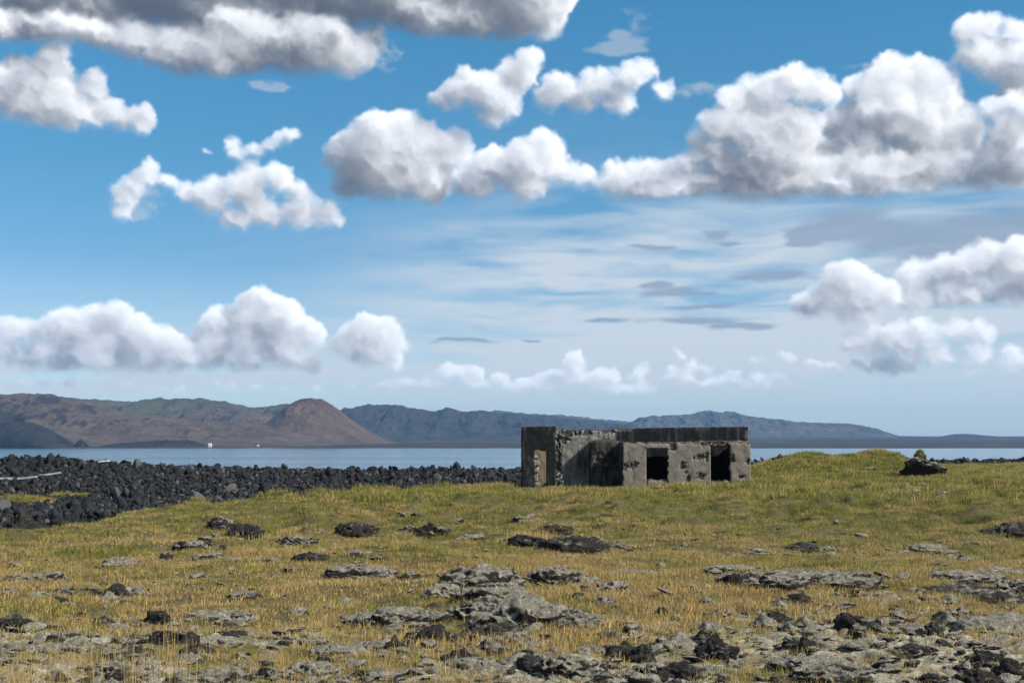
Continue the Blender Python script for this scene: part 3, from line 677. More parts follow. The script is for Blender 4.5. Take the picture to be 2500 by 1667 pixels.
# ------------------------------------------------------------------ the ruin
BX = lambda px, y: px_x(px, y)
def wall(name, x0, x1, y, zb, ztop, thick, mat, parent, holes=(), chips=(), res=.055, rough=.02, top_rough=.06, seed=0, end_rough=.03, axis='x'):
    """A concrete wall: a plate of small cells with openings cut out, ragged crown and broken ends, spalls sunk into the face."""
    nx = max(2, int(round((x1-x0)/res))+1)
    zmax = max(ztop(np.linspace(x0, x1, 60)).max(), zb+.2)
    nz = max(2, int(round((zmax-zb)/res))+1)
    xs = np.linspace(x0, x1, nx); fr = np.linspace(0, 1, nz)
    tops = ztop(xs)+fbm(xs*3.1+seed, xs*0+seed, 0, 4)*top_rough+np.abs(fbm(xs*9+seed, xs*0, 3, 2))*top_rough*.5
    Xw = np.repeat(xs[:, None], nz, 1); Zw = zb+fr[None, :]*(tops-zb)[:, None]
    keep = np.ones((nx-1, nz-1), bool)
    xc = (Xw[:-1, :-1]+Xw[1:, 1:])/2; zc = (Zw[:-1, :-1]+Zw[1:, 1:])/2
    for (hx0, hx1, hz0, hz1, hr) in holes:
        j = fbm(zc*3.3+seed, xc*0+hx0, 1, 3)*hr; j2 = fbm(zc*3.3+seed+9, xc*0+hx1, 1, 3)*hr; j3 = fbm(xc*3.3+seed+9, zc*0+hx1, 1, 3)*hr
        keep &= ~((xc > hx0+j) & (xc < hx1+j2) & (zc > hz0) & (zc < hz1+j3))
    chip = np.zeros_like(Xw)
    for (cx, cz, rx, rz) in chips:
        q = 1-np.sqrt(((Xw-cx)/rx)**2+((Zw-cz)/rz)**2)+fbm(Xw*5.5+cx, Zw*5.5+cz, seed, 4)*.95
        chip = np.maximum(chip, sstep(-.05, .22, q))
    edge = np.minimum(Xw-x0, x1-Xw)
    crown = sstep(.16, .0, (tops[:, None]-Zw)+fbm(Xw*4, Zw*4, seed, 3)*.1)*(1 if top_rough > .03 else .3)
    chip = np.maximum(chip, crown*.9)
    dispf = fbm(Xw*2.3+seed, Zw*2.3, seed, 5)*rough-chip*(.05+.045*billow(Xw*7, Zw*7, seed, 2))
    dispb = fbm(Xw*2.3+seed, Zw*2.3+40, seed, 4)*rough
    Xj = Xw+sstep(.25, 0, edge)*fbm(Zw*3.7+seed, Xw*0, 4, 4)*end_rough*2
    F = np.stack([Xj, y-dispf, Zw], -1).reshape(-1, 3); B = np.stack([Xj, y+thick+dispb, Zw], -1).reshape(-1, 3)
    n = nx*nz; faces = []
    I = lambda i, k: i*nz+k
    for i in range(nx-1):
        for k in range(nz-1):
            if not keep[i, k]: continue
            a, b, c, d = I(i, k), I(i+1, k), I(i+1, k+1), I(i, k+1)
            faces.append((a, b, c, d)); faces.append((n+d, n+c, n+b, n+a))
            if i == 0 or not keep[i-1, k]: faces.append((a, d, n+d, n+a))
            if i == nx-2 or not keep[i+1, k]: faces.append((b, n+b, n+c, c))
            if k == 0 or not keep[i, k-1]: faces.append((a, n+a, n+b, b))
            if k == nz-2 or not keep[i, k+1]: faces.append((d, c, n+c, n+d))
    V = np.concatenate([F, B])
    if axis == 'y':                                        # a cross wall: swap run and thickness
        V = V[:, [1, 0, 2]]; faces = [f[::-1] for f in faces]
    used = np.unique(np.array(faces)); remap = np.full(len(V), -1); remap[used] = np.arange(len(used))
    V = V[used]-np.array(parent.location)
    ch = np.concatenate([chip.ravel(), chip.ravel()*0+.0])[used]
    o = mesh_obj(name, V, remap[np.array(faces)], mat, parent, smooth=False, attrs={'chip': ch})
    return o
ruin = empty('ruined_building', (6.5, 76, -.1))
tag(ruin, 'roofless grey concrete ruin with a door block and two empty doorways on the grassy rise', 'ruin')
YF, YB, YP = 74.2, 78.4, 73.2
C_ = lambda h: (lambda x: np.full(np.shape(x), float(h)))
ZB = -.7
# front wall with two doorways and fallen plaster
def zx(zx_): return (1240+zx_/3.675-1250)/FPX*YF             # from the building study to metres along the front
def zz(zy_): return CAM_Z+(1086-(1000+zy_/3.675))/FPX*YF
slab_z = zz(292)-.06
front_top = lambda x: np.interp(x, [zx(1030), zx(1080), zx(1240), zx(1430), zx(1640), zx(1760), zx(2060), zx(2170)], [zz(292), zz(290), zz(292), zz(290), zz(288), zz(277), zz(280), zz(292)])
wall('front_wall', zx(1030), zx(2170), YF, ZB, front_top, .24, M['concrete'], ruin,
     holes=[(zx(1237), zx(1430), -2, zz(345), .03), (zx(1810), zx(1988), -2, zz(322), .04)],
     chips=[(zx(1060), zz(500), .18, .20), (zx(1125), zz(500), .24, .17), (zx(1560), zz(510), .22, .14), (zx(1590), zz(560), .10, .08), (zx(1605), zz(625), .15, .20), (zx(1720), zz(425), .34, .18), (zx(1780), zz(410), .09, .22),
            (zx(1725), zz(590), .26, .16), (zx(1770), zz(305), .30, .14), (zx(1900), zz(305), .50, .10), (zx(1480), zz(335), .18, .22), (zx(2005), zz(430), .12, .20), (zx(2140), zz(455), .16, .13), (zx(2085), zz(605), .17, .12), (zx(1570), zz(475), .15, .06)], seed=3)
# unseen slab added over the rooms to keep the doorways dark
wall('shade_slab', zx(1060), zx(2140), YF+.26, slab_z-.16, C_(slab_z), YB-YF-.62, M['concrete_dark'], ruin, top_rough=.01, seed=24, res=.16)
# rubble sills left in the doorways
wall('door_sill', zx(1240), zx(1428), YF+.04, ZB, C_(zz(628)), .2, M['concrete'], ruin, top_rough=.10, seed=21, res=.06)
wall('door_sill', zx(1813), zx(1985), YF+.04, ZB, C_(zz(640)), .2, M['concrete'], ruin, top_rough=.12, seed=22, res=.06)
wall('lintel', zx(1232), zx(1434), YF-.035, zz(343), C_(zz(318)), .1, M['concrete'], ruin, top_rough=.02, seed=23, res=.05)
# back wall: taller, much darker along its right half
def bx(zx_): return (1240+zx_/3.675-1250)/FPX*YB
def bz(zy_): return CAM_Z+(1086-(1000+zy_/3.675))/FPX*YB
back_top = lambda x: np.interp(x, [bx(440), bx(560), bx(940), bx(970), bx(1220), bx(1240)], [bz(172), bz(178), bz(180), bz(165), bz(165), bz(160)])
wall('back_wall', bx(330), bx(990), YB, ZB, back_top, .25, M['concrete_back'], ruin, top_rough=.07, seed=5,
     chips=[(bx(540), bz(215), .5, .18), (bx(700), bz(215), .4, .14), (bx(500), bz(270), .3, .2), (bx(900), bz(195), .4, .12)])
wall('back_wall_parapet', bx(985), bx(2150), YB-.05, ZB, lambda x: np.interp(x, [bx(985), bx(1220), bx(1240), bx(2150)], [bz(170), bz(168), bz(163), bz(153)]), .32, M['concrete_dark'], ruin, top_rough=.025, seed=6,
     chips=[(bx(1050), bz(180), .6, .1), (bx(2140), bz(215), .12, .4)])
# right end wall and left end wall run back from the front
wall('end_wall', YF+.25, YB-.06, zx(2170)-.24, ZB, lambda x: np.interp(x, [YF, YB], [zz(292), zz(280)]), .24, M['concrete'], ruin, seed=8, axis='y')
# masonry block added against the back wall, shaped to throw the slanting shadow
yc = 76.4
cx0, cx1 = (1240+742/3.675-1250)/FPX*yc, (1240+1035/3.675-1250)/FPX*yc
def cz(zy_): return CAM_Z+(1086-(1000+zy_/3.675))/FPX*yc
wall('shadow_block', cx0, cx1, yc, ZB, lambda x: np.interp(x, [cx0, cx0+.12, cx0+.3, cx1-.45, cx1-.1, cx1], [cz(300), cz(278), cz(269), cz(270), cz(290), cz(292)]), YB-yc-.02, M['concrete_shaded'], ruin, top_rough=.05, seed=9, rough=.03,
     chips=[(cx0+.35, cz(450), .25, .45), (cx1-.35, cz(560), .35, .4), (cx0+.8, cz(480), .15, .1)])
wall('cross_wall', YF+.25, yc-.02, cx1-.26, ZB, lambda x: np.interp(x, [YF, yc], [zz(292), cz(292)]), .22, M['concrete_shaded'], ruin, seed=10, axis='y')
# door block on the left
def dx(zx_): return (1240+zx_/3.675-1250)/FPX*YP
def dz(zy_): return CAM_Z+(1086-(1000+zy_/3.675))/FPX*YP
wall('door_block', dx(125), dx(428), YP, ZB-.2, lambda x: np.interp(x, [dx(125), dx(428)], [dz(153), dz(148)]), .24, M['concrete_dark'], ruin, holes=[(dx(240), dx(344), -2, dz(364), .025)],
     chips=[(dx(250), dz(470), .12, .35), (dx(238), dz(600), .10, .3), (dx(420), dz(230), .05, .3)], top_rough=.02, seed=11, end_rough=.012)
wall('door_block_side', YP+.25, YB-.02, dx(125), ZB-.2, C_(dz(155)), .22, M['concrete_dark'], ruin, top_rough=.03, seed=12, axis='y')
wall('door_block_side', YP+.25, 75.6, dx(428)-.22, ZB-.2, lambda x: np.interp(x, [YP, 73.6, 74.0, 75.6], [dz(152), dz(300), dz(560), dz(640)]), .21, M['concrete_dark'], ruin, top_rough=.08, seed=13, axis='y')
wall('broken_stub', dx(420), dx(490), YP+.55, ZB, lambda x: np.interp(x, [dx(425), dx(460), dx(490)], [dz(168), dz(195), dz(360)]), .5, M['concrete_back'], ruin, top_rough=.2, seed=14, rough=.09, end_rough=.08, chips=[(dx(450), dz(450), .2, 1.2)])
wall('inner_plaster', dx(150), dx(440), 75.2, ZB, C_(dz(200)), .15, M['concrete_tan'], ruin, top_rough=.05, seed=15)
# broken masonry edge inside the doorway
for k, (a, b) in enumerate(((395, 440), (440, 500), (500, 560), (560, 640), (640, 705))):
    wall('jamb_stone', dx(232)-.02, dx(262+((k*37) % 22)), YP+.02, dz(b)+.012, C_(dz(a)), .2, M['concrete_back'], ruin, top_rough=.05, rough=.06, end_rough=.05, seed=30+k, res=.045)
# ------------------------------------------------------------------ stones
_ico = {}
def ico(n):
    if n not in _ico:
        bm = bmesh.new(); bmesh.ops.create_icosphere(bm, subdivisions=n, radius=1)
        bm.verts.ensure_lookup_table()
        _ico[n] = (np.array([v.co[:] for v in bm.verts]), np.array([[v.index for v in f.verts] for f in bm.faces])); bm.free()
    return _ico[n]
def lava_shape(a, b, h, seed, sub, peak=0.0, lump=None, crk=1.0):
    """A weathered lava lump a x b x h (half length, half depth, height): pillows, cracks and a rough skin."""
    p, f = ico(sub); o = seed*13.7
    P = p*np.array([a, b, h])
    lm = lump or max(.16, min(.34, h*.75))
    Q = P/lm
    r1 = fbm(p[:, 0]*1.2+o, p[:, 1]*1.2, p[:, 2]*1.2+o, 3)
    bl = billow(Q[:, 0]*.62+o, Q[:, 1]*.62+o, Q[:, 2]*.62, 3)
    fine = fbm(Q[:, 0]*3+o, Q[:, 1]*3, Q[:, 2]*3, 4, 2.1, .62)
    crack = -np.clip(.16-np.abs(fbm(Q[:, 0]*.45+o+5, Q[:, 1]*.45, Q[:, 2]*.6, 2)), 0, 1)*2.0
    k = (1+.34*r1)[:, None]
    n = p*np.array([1/a, 1/b, 1/h]); n /= np.linalg.norm(n, axis=1)[:, None]
    V = P*k+n*(min(h, lm)*(.45*bl+.27*fine+.55*crk*crack))[:, None]
    if peak:
        g = np.exp(-((V[:, 0]/a-.1*math.sin(seed*5))**2+(V[:, 1]/b)**2)/.16); V[:, 2] *= 1+peak*g*(V[:, 2] > 0)
    V[:, 2] = np.where(V[:, 2] < 0, V[:, 2]*.45, V[:, 2])
    return V, f
def facet_stone(seed, sub=2):
    g = np.random.default_rng(seed); p, f = ico(sub); V = p.copy()
    for _ in range(7):
        n = g.normal(size=3); n /= np.linalg.norm(n); d = V@n-g.uniform(.26, .62)
        V = V-n*np.maximum(d, 0)[:, None]
    V = V*np.array([g.uniform(.9, 1.5), g.uniform(.7, 1.1), g.uniform(.6, 1.0)])+fbm(p[:, 0]*2+seed, p[:, 1]*2, p[:, 2]*2, 2)[:, None]*p*.08
    return V, f
PF = 1.06293
def px_w(vw, d): return vw*PF/FPX*d
def sit(o, x, y, z, sink): o.location = (x, y, z-sink)
G_OUT = 'lava outcrops breaking through the meadow'
G_ROCK = 'loose lava rocks in the dry grass'
rr = random.Random(11)
MARKS, LATER = [], []
SHORT = ['split lava outcrop', 'shadowed lava dome', 'long lichen slab', 'white-spotted black clump', 'humped lava ledge', 'flat lava table', 'largest black hump', 'peaked black crag', 'whale-backed rock',
         'dark pitted boulder', 'grassy-backed boulder', 'row of black lumps', 'pillowed lava shelf', 'twin-humped lava shelf', 'ragged black lava wall', 'big pale lava dome', 'leaning black boulder', 'pointed black pyramid',
         'jagged black knob', 'split-topped black stub', 'twin-topped black block', 'ledge-fronted flat slab', 'knob-topped dark rock', 'white-spotted boulder chain', 'black hump with pale ridge', 'black-edged lichen hump', 'long black ledge']
def by_landmark(o, style, vw, what):
    """Label a plain rock by its size and crust and by the named outcrop it lies next to."""
    m = min(MARKS, key=lambda q: (q[0]-o.location).length); d = o.location-m[0]
    rel = 'on the seaward side of' if d.y > abs(d.x)*.8 else 'on the landward side of' if -d.y > abs(d.x)*.8 else 'beside'
    if what == 'outcrop':
        size = 'tiny' if vw < 35 else 'small' if vw < 65 else 'middling' if vw < 105 else 'broad'
        body = {'dark': 'black craggy lava outcrop', 'mid': 'grey-patched dark lava outcrop', 'pale': 'pale lichen-crusted lava hummock'}[style]
    else:
        size = 'tiny' if vw < .07 else 'small' if vw < .11 else 'larger' if vw < .17 else 'biggish'
        body = {'dark': 'loose black lava rock', 'mid': 'loose lichen-speckled lava rock', 'pale': 'loose pale lichened stone'}[style]
    o['label'] = '%s %s %s the %s' % (size, body, rel, m[1])
def outcrop(vx, vy, vw, vh, style, label=None, peak=0.0, sub=None, depth=.8, name='lava_outcrop', cat='rock', group=G_OUT, rz=None):
    x, y, z = hit(vx*PF, vy*PF)
    a = px_w(vw, y)/2*1.04; h = px_w(vh, y)*(.96 if vh < 40 else .80)+.02
    b = min(a*depth, h*3.2+.15)
    y += b*.55; x = x*y/(y-b*.55); z = float(gz(x, y))
    V, f = lava_shape(a, b, h*.80, seed=int(vx*7+vy*3) % 997, sub=sub or (5 if vw > 70 else 4), peak=peak)
    top = V[:, 2].max(); V[:, 2] *= h*1.02/max(top, .01)
    zmin = float(min(gz(x+q*a*.7, y-b*.6) for q in (-1, 0, 1)))
    o = mesh_obj(name, V, f, M['lava_'+style], smooth=True)
    o.location = (x, y, min(z, zmin+h*.25)-h*.06); o.rotation_euler = (0, 0, rz if rz is not None else rr.uniform(-.15, .15))
    if label: MARKS.append((o.location.copy(), SHORT[len(MARKS)]))
    else: LATER.append((o, style, vw, 'outcrop'))
    tag(o, label, cat, group)
    return o
OUT = [ # view sketch: centre x, foot y, width, height, crust
 (1100, 1348, 190, 58, 'mid', 'broad split lava outcrop with a mossy crown, uphill of the long lichen slab', 0), (1270, 1342, 130, 52, 'mid', 'rounded dark lava dome with a shadowed hollow beside the split outcrop', 0), (1345, 1340, 60, 18, 'pale', None, 0),
 (1015, 1368, 80, 28, 'pale', None, 0), (1075, 1338, 50, 20, 'mid', None, 0), (1130, 1382, 150, 34, 'pale', None, 0), (1190, 1442, 220, 80, 'pale', 'long sloping lava slab under thick grey lichen with rounded folds', 0), (1290, 1428, 110, 48, 'mid', None, 0), (1095, 1420, 110, 56, 'mid', None, 0), (1130, 1470, 150, 44, 'dark', None, 0), (990, 1472, 110, 40, 'dark', 'black blocky lava clump with white lichen spots at the foot of the long slab', .2), (1190, 1478, 90, 26, 'pale', None, 0), (1340, 1440, 110, 26, 'mid', None, 0),
 (935, 1432, 180, 42, 'mid', 'long humped lava ledge with a dark cave-like notch at one end', 0), (850, 1436, 110, 26, 'pale', None, 0), (905, 1490, 50, 32, 'dark', None, .2), (865, 1492, 80, 18, 'pale', None, 0),
 (825, 1333, 150, 32, 'mid', 'flat lava table with mossy flanks standing alone in straw-coloured grass', 0), (943, 1336, 36, 20, 'mid', None, 0),
 (1320, 1266, 170, 48, 'dark', 'largest black lava hump on the slope below the ruin', 0), (1215, 1255, 90, 24, 'dark', None, 0), (1272, 1222, 80, 16, 'dark', None, 0), (1425, 1262, 60, 16, 'mid', None, 0),
 (985, 1230, 84, 42, 'dark', 'peaked black lava crag with two shoulders in the green meadow', .55), (940, 1228, 50, 22, 'mid', None, 0), (958, 1190, 26, 12, 'mid', None, 0), (922, 1188, 28, 13, 'mid', None, 0), (1010, 1226, 46, 18, 'mid', None, 0),
 (822, 1233, 112, 30, 'dark', 'smooth whale-backed dark lava rock in the green meadow', 0), (678, 1257, 92, 24, 'mid', None, 0), (716, 1290, 68, 20, 'dark', None, 0), (815, 1278, 46, 14, 'mid', None, 0),
 (562, 1231, 74, 28, 'dark', 'dark pitted boulder close to the shore side of the meadow', 0), (508, 1214, 60, 28, 'mid', 'lichened boulder with a grassy back next to the dark pitted boulder', 0), (440, 1263, 62, 22, 'mid', None, 0), (470, 1250, 40, 14, 'mid', None, 0), (278, 1298, 84, 19, 'pale', None, 0), (378, 1286, 30, 18, 'mid', None, 0), (460, 1292, 46, 18, 'mid', None, 0), (486, 1282, 44, 15, 'pale', None, 0), (508, 1266, 18, 15, 'dark', None, .2), (540, 1292, 44, 12, 'mid', None, 0),
 (1208, 1196, 58, 18, 'mid', None, 0), (1052, 1203, 34, 13, 'mid', None, 0), (1090, 1238, 70, 10, 'pale', None, 0),
 (1848, 1267, 84, 18, 'dark', 'row of black boulder lumps at the foot of the green slope', 0), (1900, 1266, 50, 12, 'mid', None, 0), (1740, 1272, 70, 14, 'mid', None, 0), (2135, 1263, 110, 12, 'pale', None, 0), (2180, 1272, 60, 10, 'pale', None, 0), (2230, 1290, 60, 8, 'pale', None, 0),
 (1760, 1352, 190, 44, 'mid', 'wide lava shelf of many grey pillows in olive grass', 0), (1690, 1314, 120, 14, 'pale', None, 0), (1690, 1346, 70, 30, 'dark', None, 0), (1920, 1345, 180, 38, 'mid', 'twin-humped lava shelf beside the pillowed shelf', 0), (1820, 1318, 80, 14, 'mid', None, 0), (2000, 1350, 60, 14, 'mid', None, 0), (2075, 1330, 30, 14, 'pale', None, 0),
 (2230, 1374, 250, 44, 'dark', 'long ragged black lava wall under a lichened terrace', 0), (2210, 1340, 190, 26, 'mid', None, 0), (2330, 1360, 80, 30, 'mid', None, 0), (2290, 1318, 110, 14, 'pale', None, 0), (2320, 1452, 220, 56, 'pale', 'big rounded lava dome blanketed with pale lichen', 0),
 (1410, 1356, 76, 20, 'pale', None, 0), (1460, 1322, 140, 16, 'mid', None, 0),
 (1948, 1444, 70, 30, 'dark', 'pair-like leaning black boulder beside a grey-capped one', .1), (1985, 1442, 56, 34, 'mid', None, .3), (2014, 1442, 18, 18, 'dark', None, .2),
 (1850, 1488, 50, 32, 'dark', 'small pointed black lava pyramid among pale lichen hummocks', .5), (1646, 1512, 84, 62, 'dark', 'tall jagged black lava knob among pale lichen hummocks', .5), (1620, 1470, 30, 18, 'dark', None, .2),
 (1432, 1512, 62, 42, 'dark', 'upright black lava stub with a split top', .3), (1478, 1516, 50, 36, 'dark', None, .3), (1560, 1548, 110, 40, 'dark', None, .1), (1505, 1552, 80, 30, 'pale', None, 0), (2245, 1566, 84, 46, 'dark', 'black twin-topped lava block near a lichened slab', .2), (2322, 1560, 66, 50, 'dark', None, .3), (1920, 1560, 190, 36, 'mid', 'flat lichened slab broken by a black ledge along its front', 0), (1870, 1535, 170, 22, 'pale', None, 0), (2090, 1502, 90, 24, 'dark', None, 0), (2270, 1520, 80, 30, 'dark', None, 0),
 (115, 1332, 66, 20, 'mid', None, 0), (40, 1336, 70, 14, 'mid', None, 0), (266, 1372, 40, 40, 'dark', 'dark rock stacked with a knob on top beside lichen hummocks', .4), (310, 1368, 50, 22, 'pale', None, 0), (218, 1372, 36, 16, 'dark', None, 0), (96, 1372, 60, 12, 'mid', None, 0), (18, 1368, 50, 16, 'mid', None, 0), (150, 1362, 40, 14, 'mid', None, 0), (36, 1446, 86, 26, 'dark', 'low black boulder chain with white spots in dry grass', 0),
 (405, 1486, 96, 34, 'dark', 'black hump with grey flanks trailing a pale lichen ridge', 0), (490, 1482, 110, 18, 'pale', None, 0), (366, 1430, 54, 24, 'dark', None, 0), (450, 1420, 60, 16, 'mid', None, 0), (530, 1424, 110, 22, 'pale', None, 0), (560, 1376, 70, 18, 'mid', None, 0), (680, 1408, 40, 12, 'pale', None, 0), (30, 1500, 90, 16, 'pale', None, 0), (130, 1506, 90, 24, 'pale', None, 0), (212, 1490, 60, 16, 'mid', None, 0), (262, 1520, 60, 20, 'mid', None, 0), (330, 1530, 90, 22, 'pale', None, 0), (430, 1520, 60, 16, 'pale', None, 0),
 (270, 1562, 150, 34, 'mid', None, 0), (480, 1570, 190, 40, 'mid', 'broad black-edged lava hump topped with pale lichen', 0), (720, 1552, 110, 28, 'pale', None, 0), (780, 1500, 120, 20, 'pale', None, 0), (1055, 1520, 60, 30, 'dark', None, .4), (1090, 1545, 120, 26, 'pale', None, 0), (985, 1530, 60, 14, 'pale', None, 0), (1220, 1540, 90, 30, 'dark', None, .2), (1290, 1545, 100, 34, 'mid', None, .1), (1350, 1562, 90, 26, 'pale', None, 0), (1370, 1505, 90, 20, 'pale', None, 0), (640, 1560, 80, 22, 'mid', None, 0), (880, 1556, 70, 16, 'pale', None, 0),
 (2345, 1228, 150, 40, 'dark', 'long black lava ledge half hidden in tall straw grass by the green slope', 0), (2098, 1135, 36, 18, 'pale', None, .2), (2140, 1142, 50, 14, 'pale', None, 0), (2165, 1140, 24, 14, 'pale', None, .2), (2120, 1118, 30, 10, 'mid', None, 0), (2215, 1113, 56, 9, 'pale', None, 0), (2000, 1080, 36, 9, 'mid', None, 0), (1922, 1203, 18, 11, 'pale', None, 0),
]
for (vx, vy, vw, vh, st, lab, pk) in OUT:
    outcrop(vx, vy, vw, vh, st, lab, pk)

# loose rocks between them: a few shapes, many copies
pool = []
for k in range(14):
    st = ('dark', 'mid', 'pale', 'mid', 'pale')[k % 5]
    V, f = lava_shape(1, .8, .62, 200+k*7, 4, peak=(.4 if k % 3 == 0 else 0), lump=.45)
    V /= np.abs(V[:, :2]).max()
    o = mesh_obj('lava_rock', V, f, M['lava_'+st], link=False); pool.append((o, st))
nr = np.random.default_rng(21); placed = 0; tries = 0
while placed < 290 and tries < 6000:
    tries += 1
    px, py = nr.uniform(-30, 2530), 1400+290*nr.uniform(0, 1)**.72
    y = CAM_Z*FPX/(py-1086); x = px_x(px, y)
    if y > 26: continue
    z = float(gz(x, y))
    L = float(lichen_mask(x, y))
    if nr.uniform() > sstep(.15, .6, L)*1.0+.06: continue
    o, st = pool[nr.integers(len(pool))]
    s = min(.035+.065*nr.gamma(1.6, 1), .24)*(.7 if y < 14 else 1)
    c = o.copy(); col.objects.link(c)
    c.scale = (s, s*nr.uniform(.7, 1.1), s*nr.uniform(.55, 1.0)); c.rotation_euler = (nr.uniform(-.2, .2), nr.uniform(-.2, .2), nr.uniform(0, 6.28))
    c.location = (x, y, z-.12*s)
    tag(c, None, 'rock', G_ROCK); LATER.append((c, st, s, 'rock'))
    placed += 1

for q in LATER: by_landmark(*q)

# big split boulder with a grass cap, right of the ruin
x, y, z = hit(2262, 1166)
rb = empty('boulder', (x, y+.6, z)); tag(rb, 'big dark-sided boulder wearing a pointed cap of grass beside the green mound', 'boulder')
w = 108/FPX*y; h = rb_h = 54/FPX*y
V, f = facet_stone(31, 5); V = V/np.abs(V).max(0)*np.array([w*.80, w*.5, h*1.3])
q = V*2.2; V = V*(1+.17*billow(q[:, 0], q[:, 1], q[:, 2], 3)+.08*fbm(q[:, 0]*3, q[:, 1]*3, q[:, 2]*3, 4))[:, None]; V[:, 2] *= h*1.12/V[:, 2].max()
V[:, 2] *= 1+.18*V[:, 0]/w
mesh_obj('stone', V, f, M['lava_mid'], rb)
# knobs of turf-covered lava along the mound's crest
for (px, py, pw, ph, lab) in ((1903, 1118, 30, 15, 'larger turf-topped lava knob on the mound beside the ruin'), (1936, 1121, 20, 9, 'smaller turf-topped lava knob next to the larger one on the mound'), (2010, 1117, 26, 8, 'flat dark lava knob on the crest of the grassy mound')):
    x, y, z = hit(px, py+3); a = pw/FPX*y/2; h = ph/FPX*y
    V, f = lava_shape(a, a*.8, h, int(px) % 91, 4, peak=.3, lump=.3); V[:, 2] *= h*1.1/V[:, 2].max()
    o = mesh_obj('lava_rock', V, f, M['lava_dark']); o.location = (x, y, z-.05); tag(o, lab, 'rock')
# craggy outcrops in the hollow beside the pond
for (vx, vtop, vw, d, hh, lab) in ((58, 1172, 120, 62, 2.6, 'tall craggy lava bluff beside the dark pond below the stone bank'), (-12, 1200, 70, 48, 2.2, 'smaller grey lava crag with yellow grass behind it next to the bluff')):
    x = px_x(vx*PF, d); zt = py_z(vtop*PF, d)
    a = px_w(vw, d)/2
    V, f = lava_shape(a, a*.9, hh*.7, int(vx)+300, 6, lump=.8, crk=.35); V[:, 2] *= hh/V[:, 2].max()
    o = mesh_obj('lava_bluff', V, f, M['lava_dark']); o.location = (x, d, zt-hh); tag(o, lab, 'rock')

# ------------------------------------------------------------------ stone bank: angular beach boulders
stone_src = bpy.data.collections.new('stone_shapes'); stones = []
for k in range(8):
    V, f = facet_stone(500+k); o = mesh_obj('beach_boulder', V, f, M['boulder'], smooth=False, link=False); stone_src.objects.link(o); stones.append(o)
g = np.random.default_rng(33)
sp_ = .30
bxg, byg = np.meshgrid(np.arange(-64, 62, sp_), np.arange(70, 178, sp_), indexing='ij')
bxg = (bxg+g.uniform(-.5, .5, bxg.shape)*sp_*1.1).ravel(); byg = (byg+g.uniform(-.5, .5, byg.shape)*sp_*1.1).ravel()
m = (np.abs(bxg) < .385*byg+2) & (byg < ridge_y(bxg)+5)
m &= ~((bxg > 8) & (byg < ridge_y(bxg)-16))
bxg, byg = bxg[m], byg[m]
bzz, _, bw, be = ground_parts(bxg, byg)
pd = np.hypot((bxg+24.5)/7, (byg-85)/5.5)
keep = (bw > .62) & (bzz > -2.95) & ~((pd < .93))
# two grassy strips lie bare of stones on the lower bank
TURF = [(70, 1224, 85, 12), (215, 1212, 26, 9), (150, 1210, 26, 6)]
th_ = [hit(a, b) for a, b, _, _ in TURF]
for (tx, ty, tz), (_, _, ww, hh) in zip(th_, TURF):
    rx = ww/FPX*ty; ry = rx*.9
    keep &= ((bxg-tx)/rx)**2+((byg-ty)/ry)**2 > 1
bxg, byg, bzz = bxg[keep], byg[keep], bzz[keep]
brad = np.clip(g.lognormal(math.log(.148), .50, len(bxg)), .08, .60)
brot = g.uniform(0, 6.28, (len(bxg), 3)); bidx = g.integers(0, 8, len(bxg))
bzz = bzz+brad*g.uniform(.0, .55, len(bxg))
# the 300 that show largest stand as single stones
cand = np.argsort(-brad/byg)[:1500]
pick = []
for i in cand:
    d = np.linspace(.3, .985, 26)*byg[i]; sx_ = bxg[i]/byg[i]; line = CAM_Z+(bzz[i]+brad[i]*.5-CAM_Z)*d/byg[i]
    if abs(sx_) < .362 and (line > gz(sx_*d, d)+.10).all() and not (1274 < 1250+FPX*sx_ < 1832):
        pick.append(i)
        if len(pick) == 300: break
for i in pick:
    c = stones[bidx[i]].copy(); col.objects.link(c)
    c.location = (bxg[i], byg[i], bzz[i]); c.rotation_euler = brot[i]; c.scale = (brad[i],)*3
    pdist = math.hypot((bxg[i]+24.5)/7, (byg[i]-85)/5.5); sb = byg[i]-ridge_y(bxg[i])
    where = 'at the edge of the dark pond' if pdist < 1.6 else 'on the crest of the stone bank' if sb > -5 else 'high on the face of the stone bank' if sb > -16 else 'at the foot of the stone bank near the craggy bluff' if bxg[i] < -24 else 'at the foot of the stone bank along the meadow edge'
    tag(c, ('big' if brad[i] > .46 else 'stout' if brad[i] > .36 else 'medium-sized')+' angular black basalt boulder '+where, 'boulder', 'largest boulders of the stone bank')
rest = np.ones(len(bxg), bool); rest[pick] = False

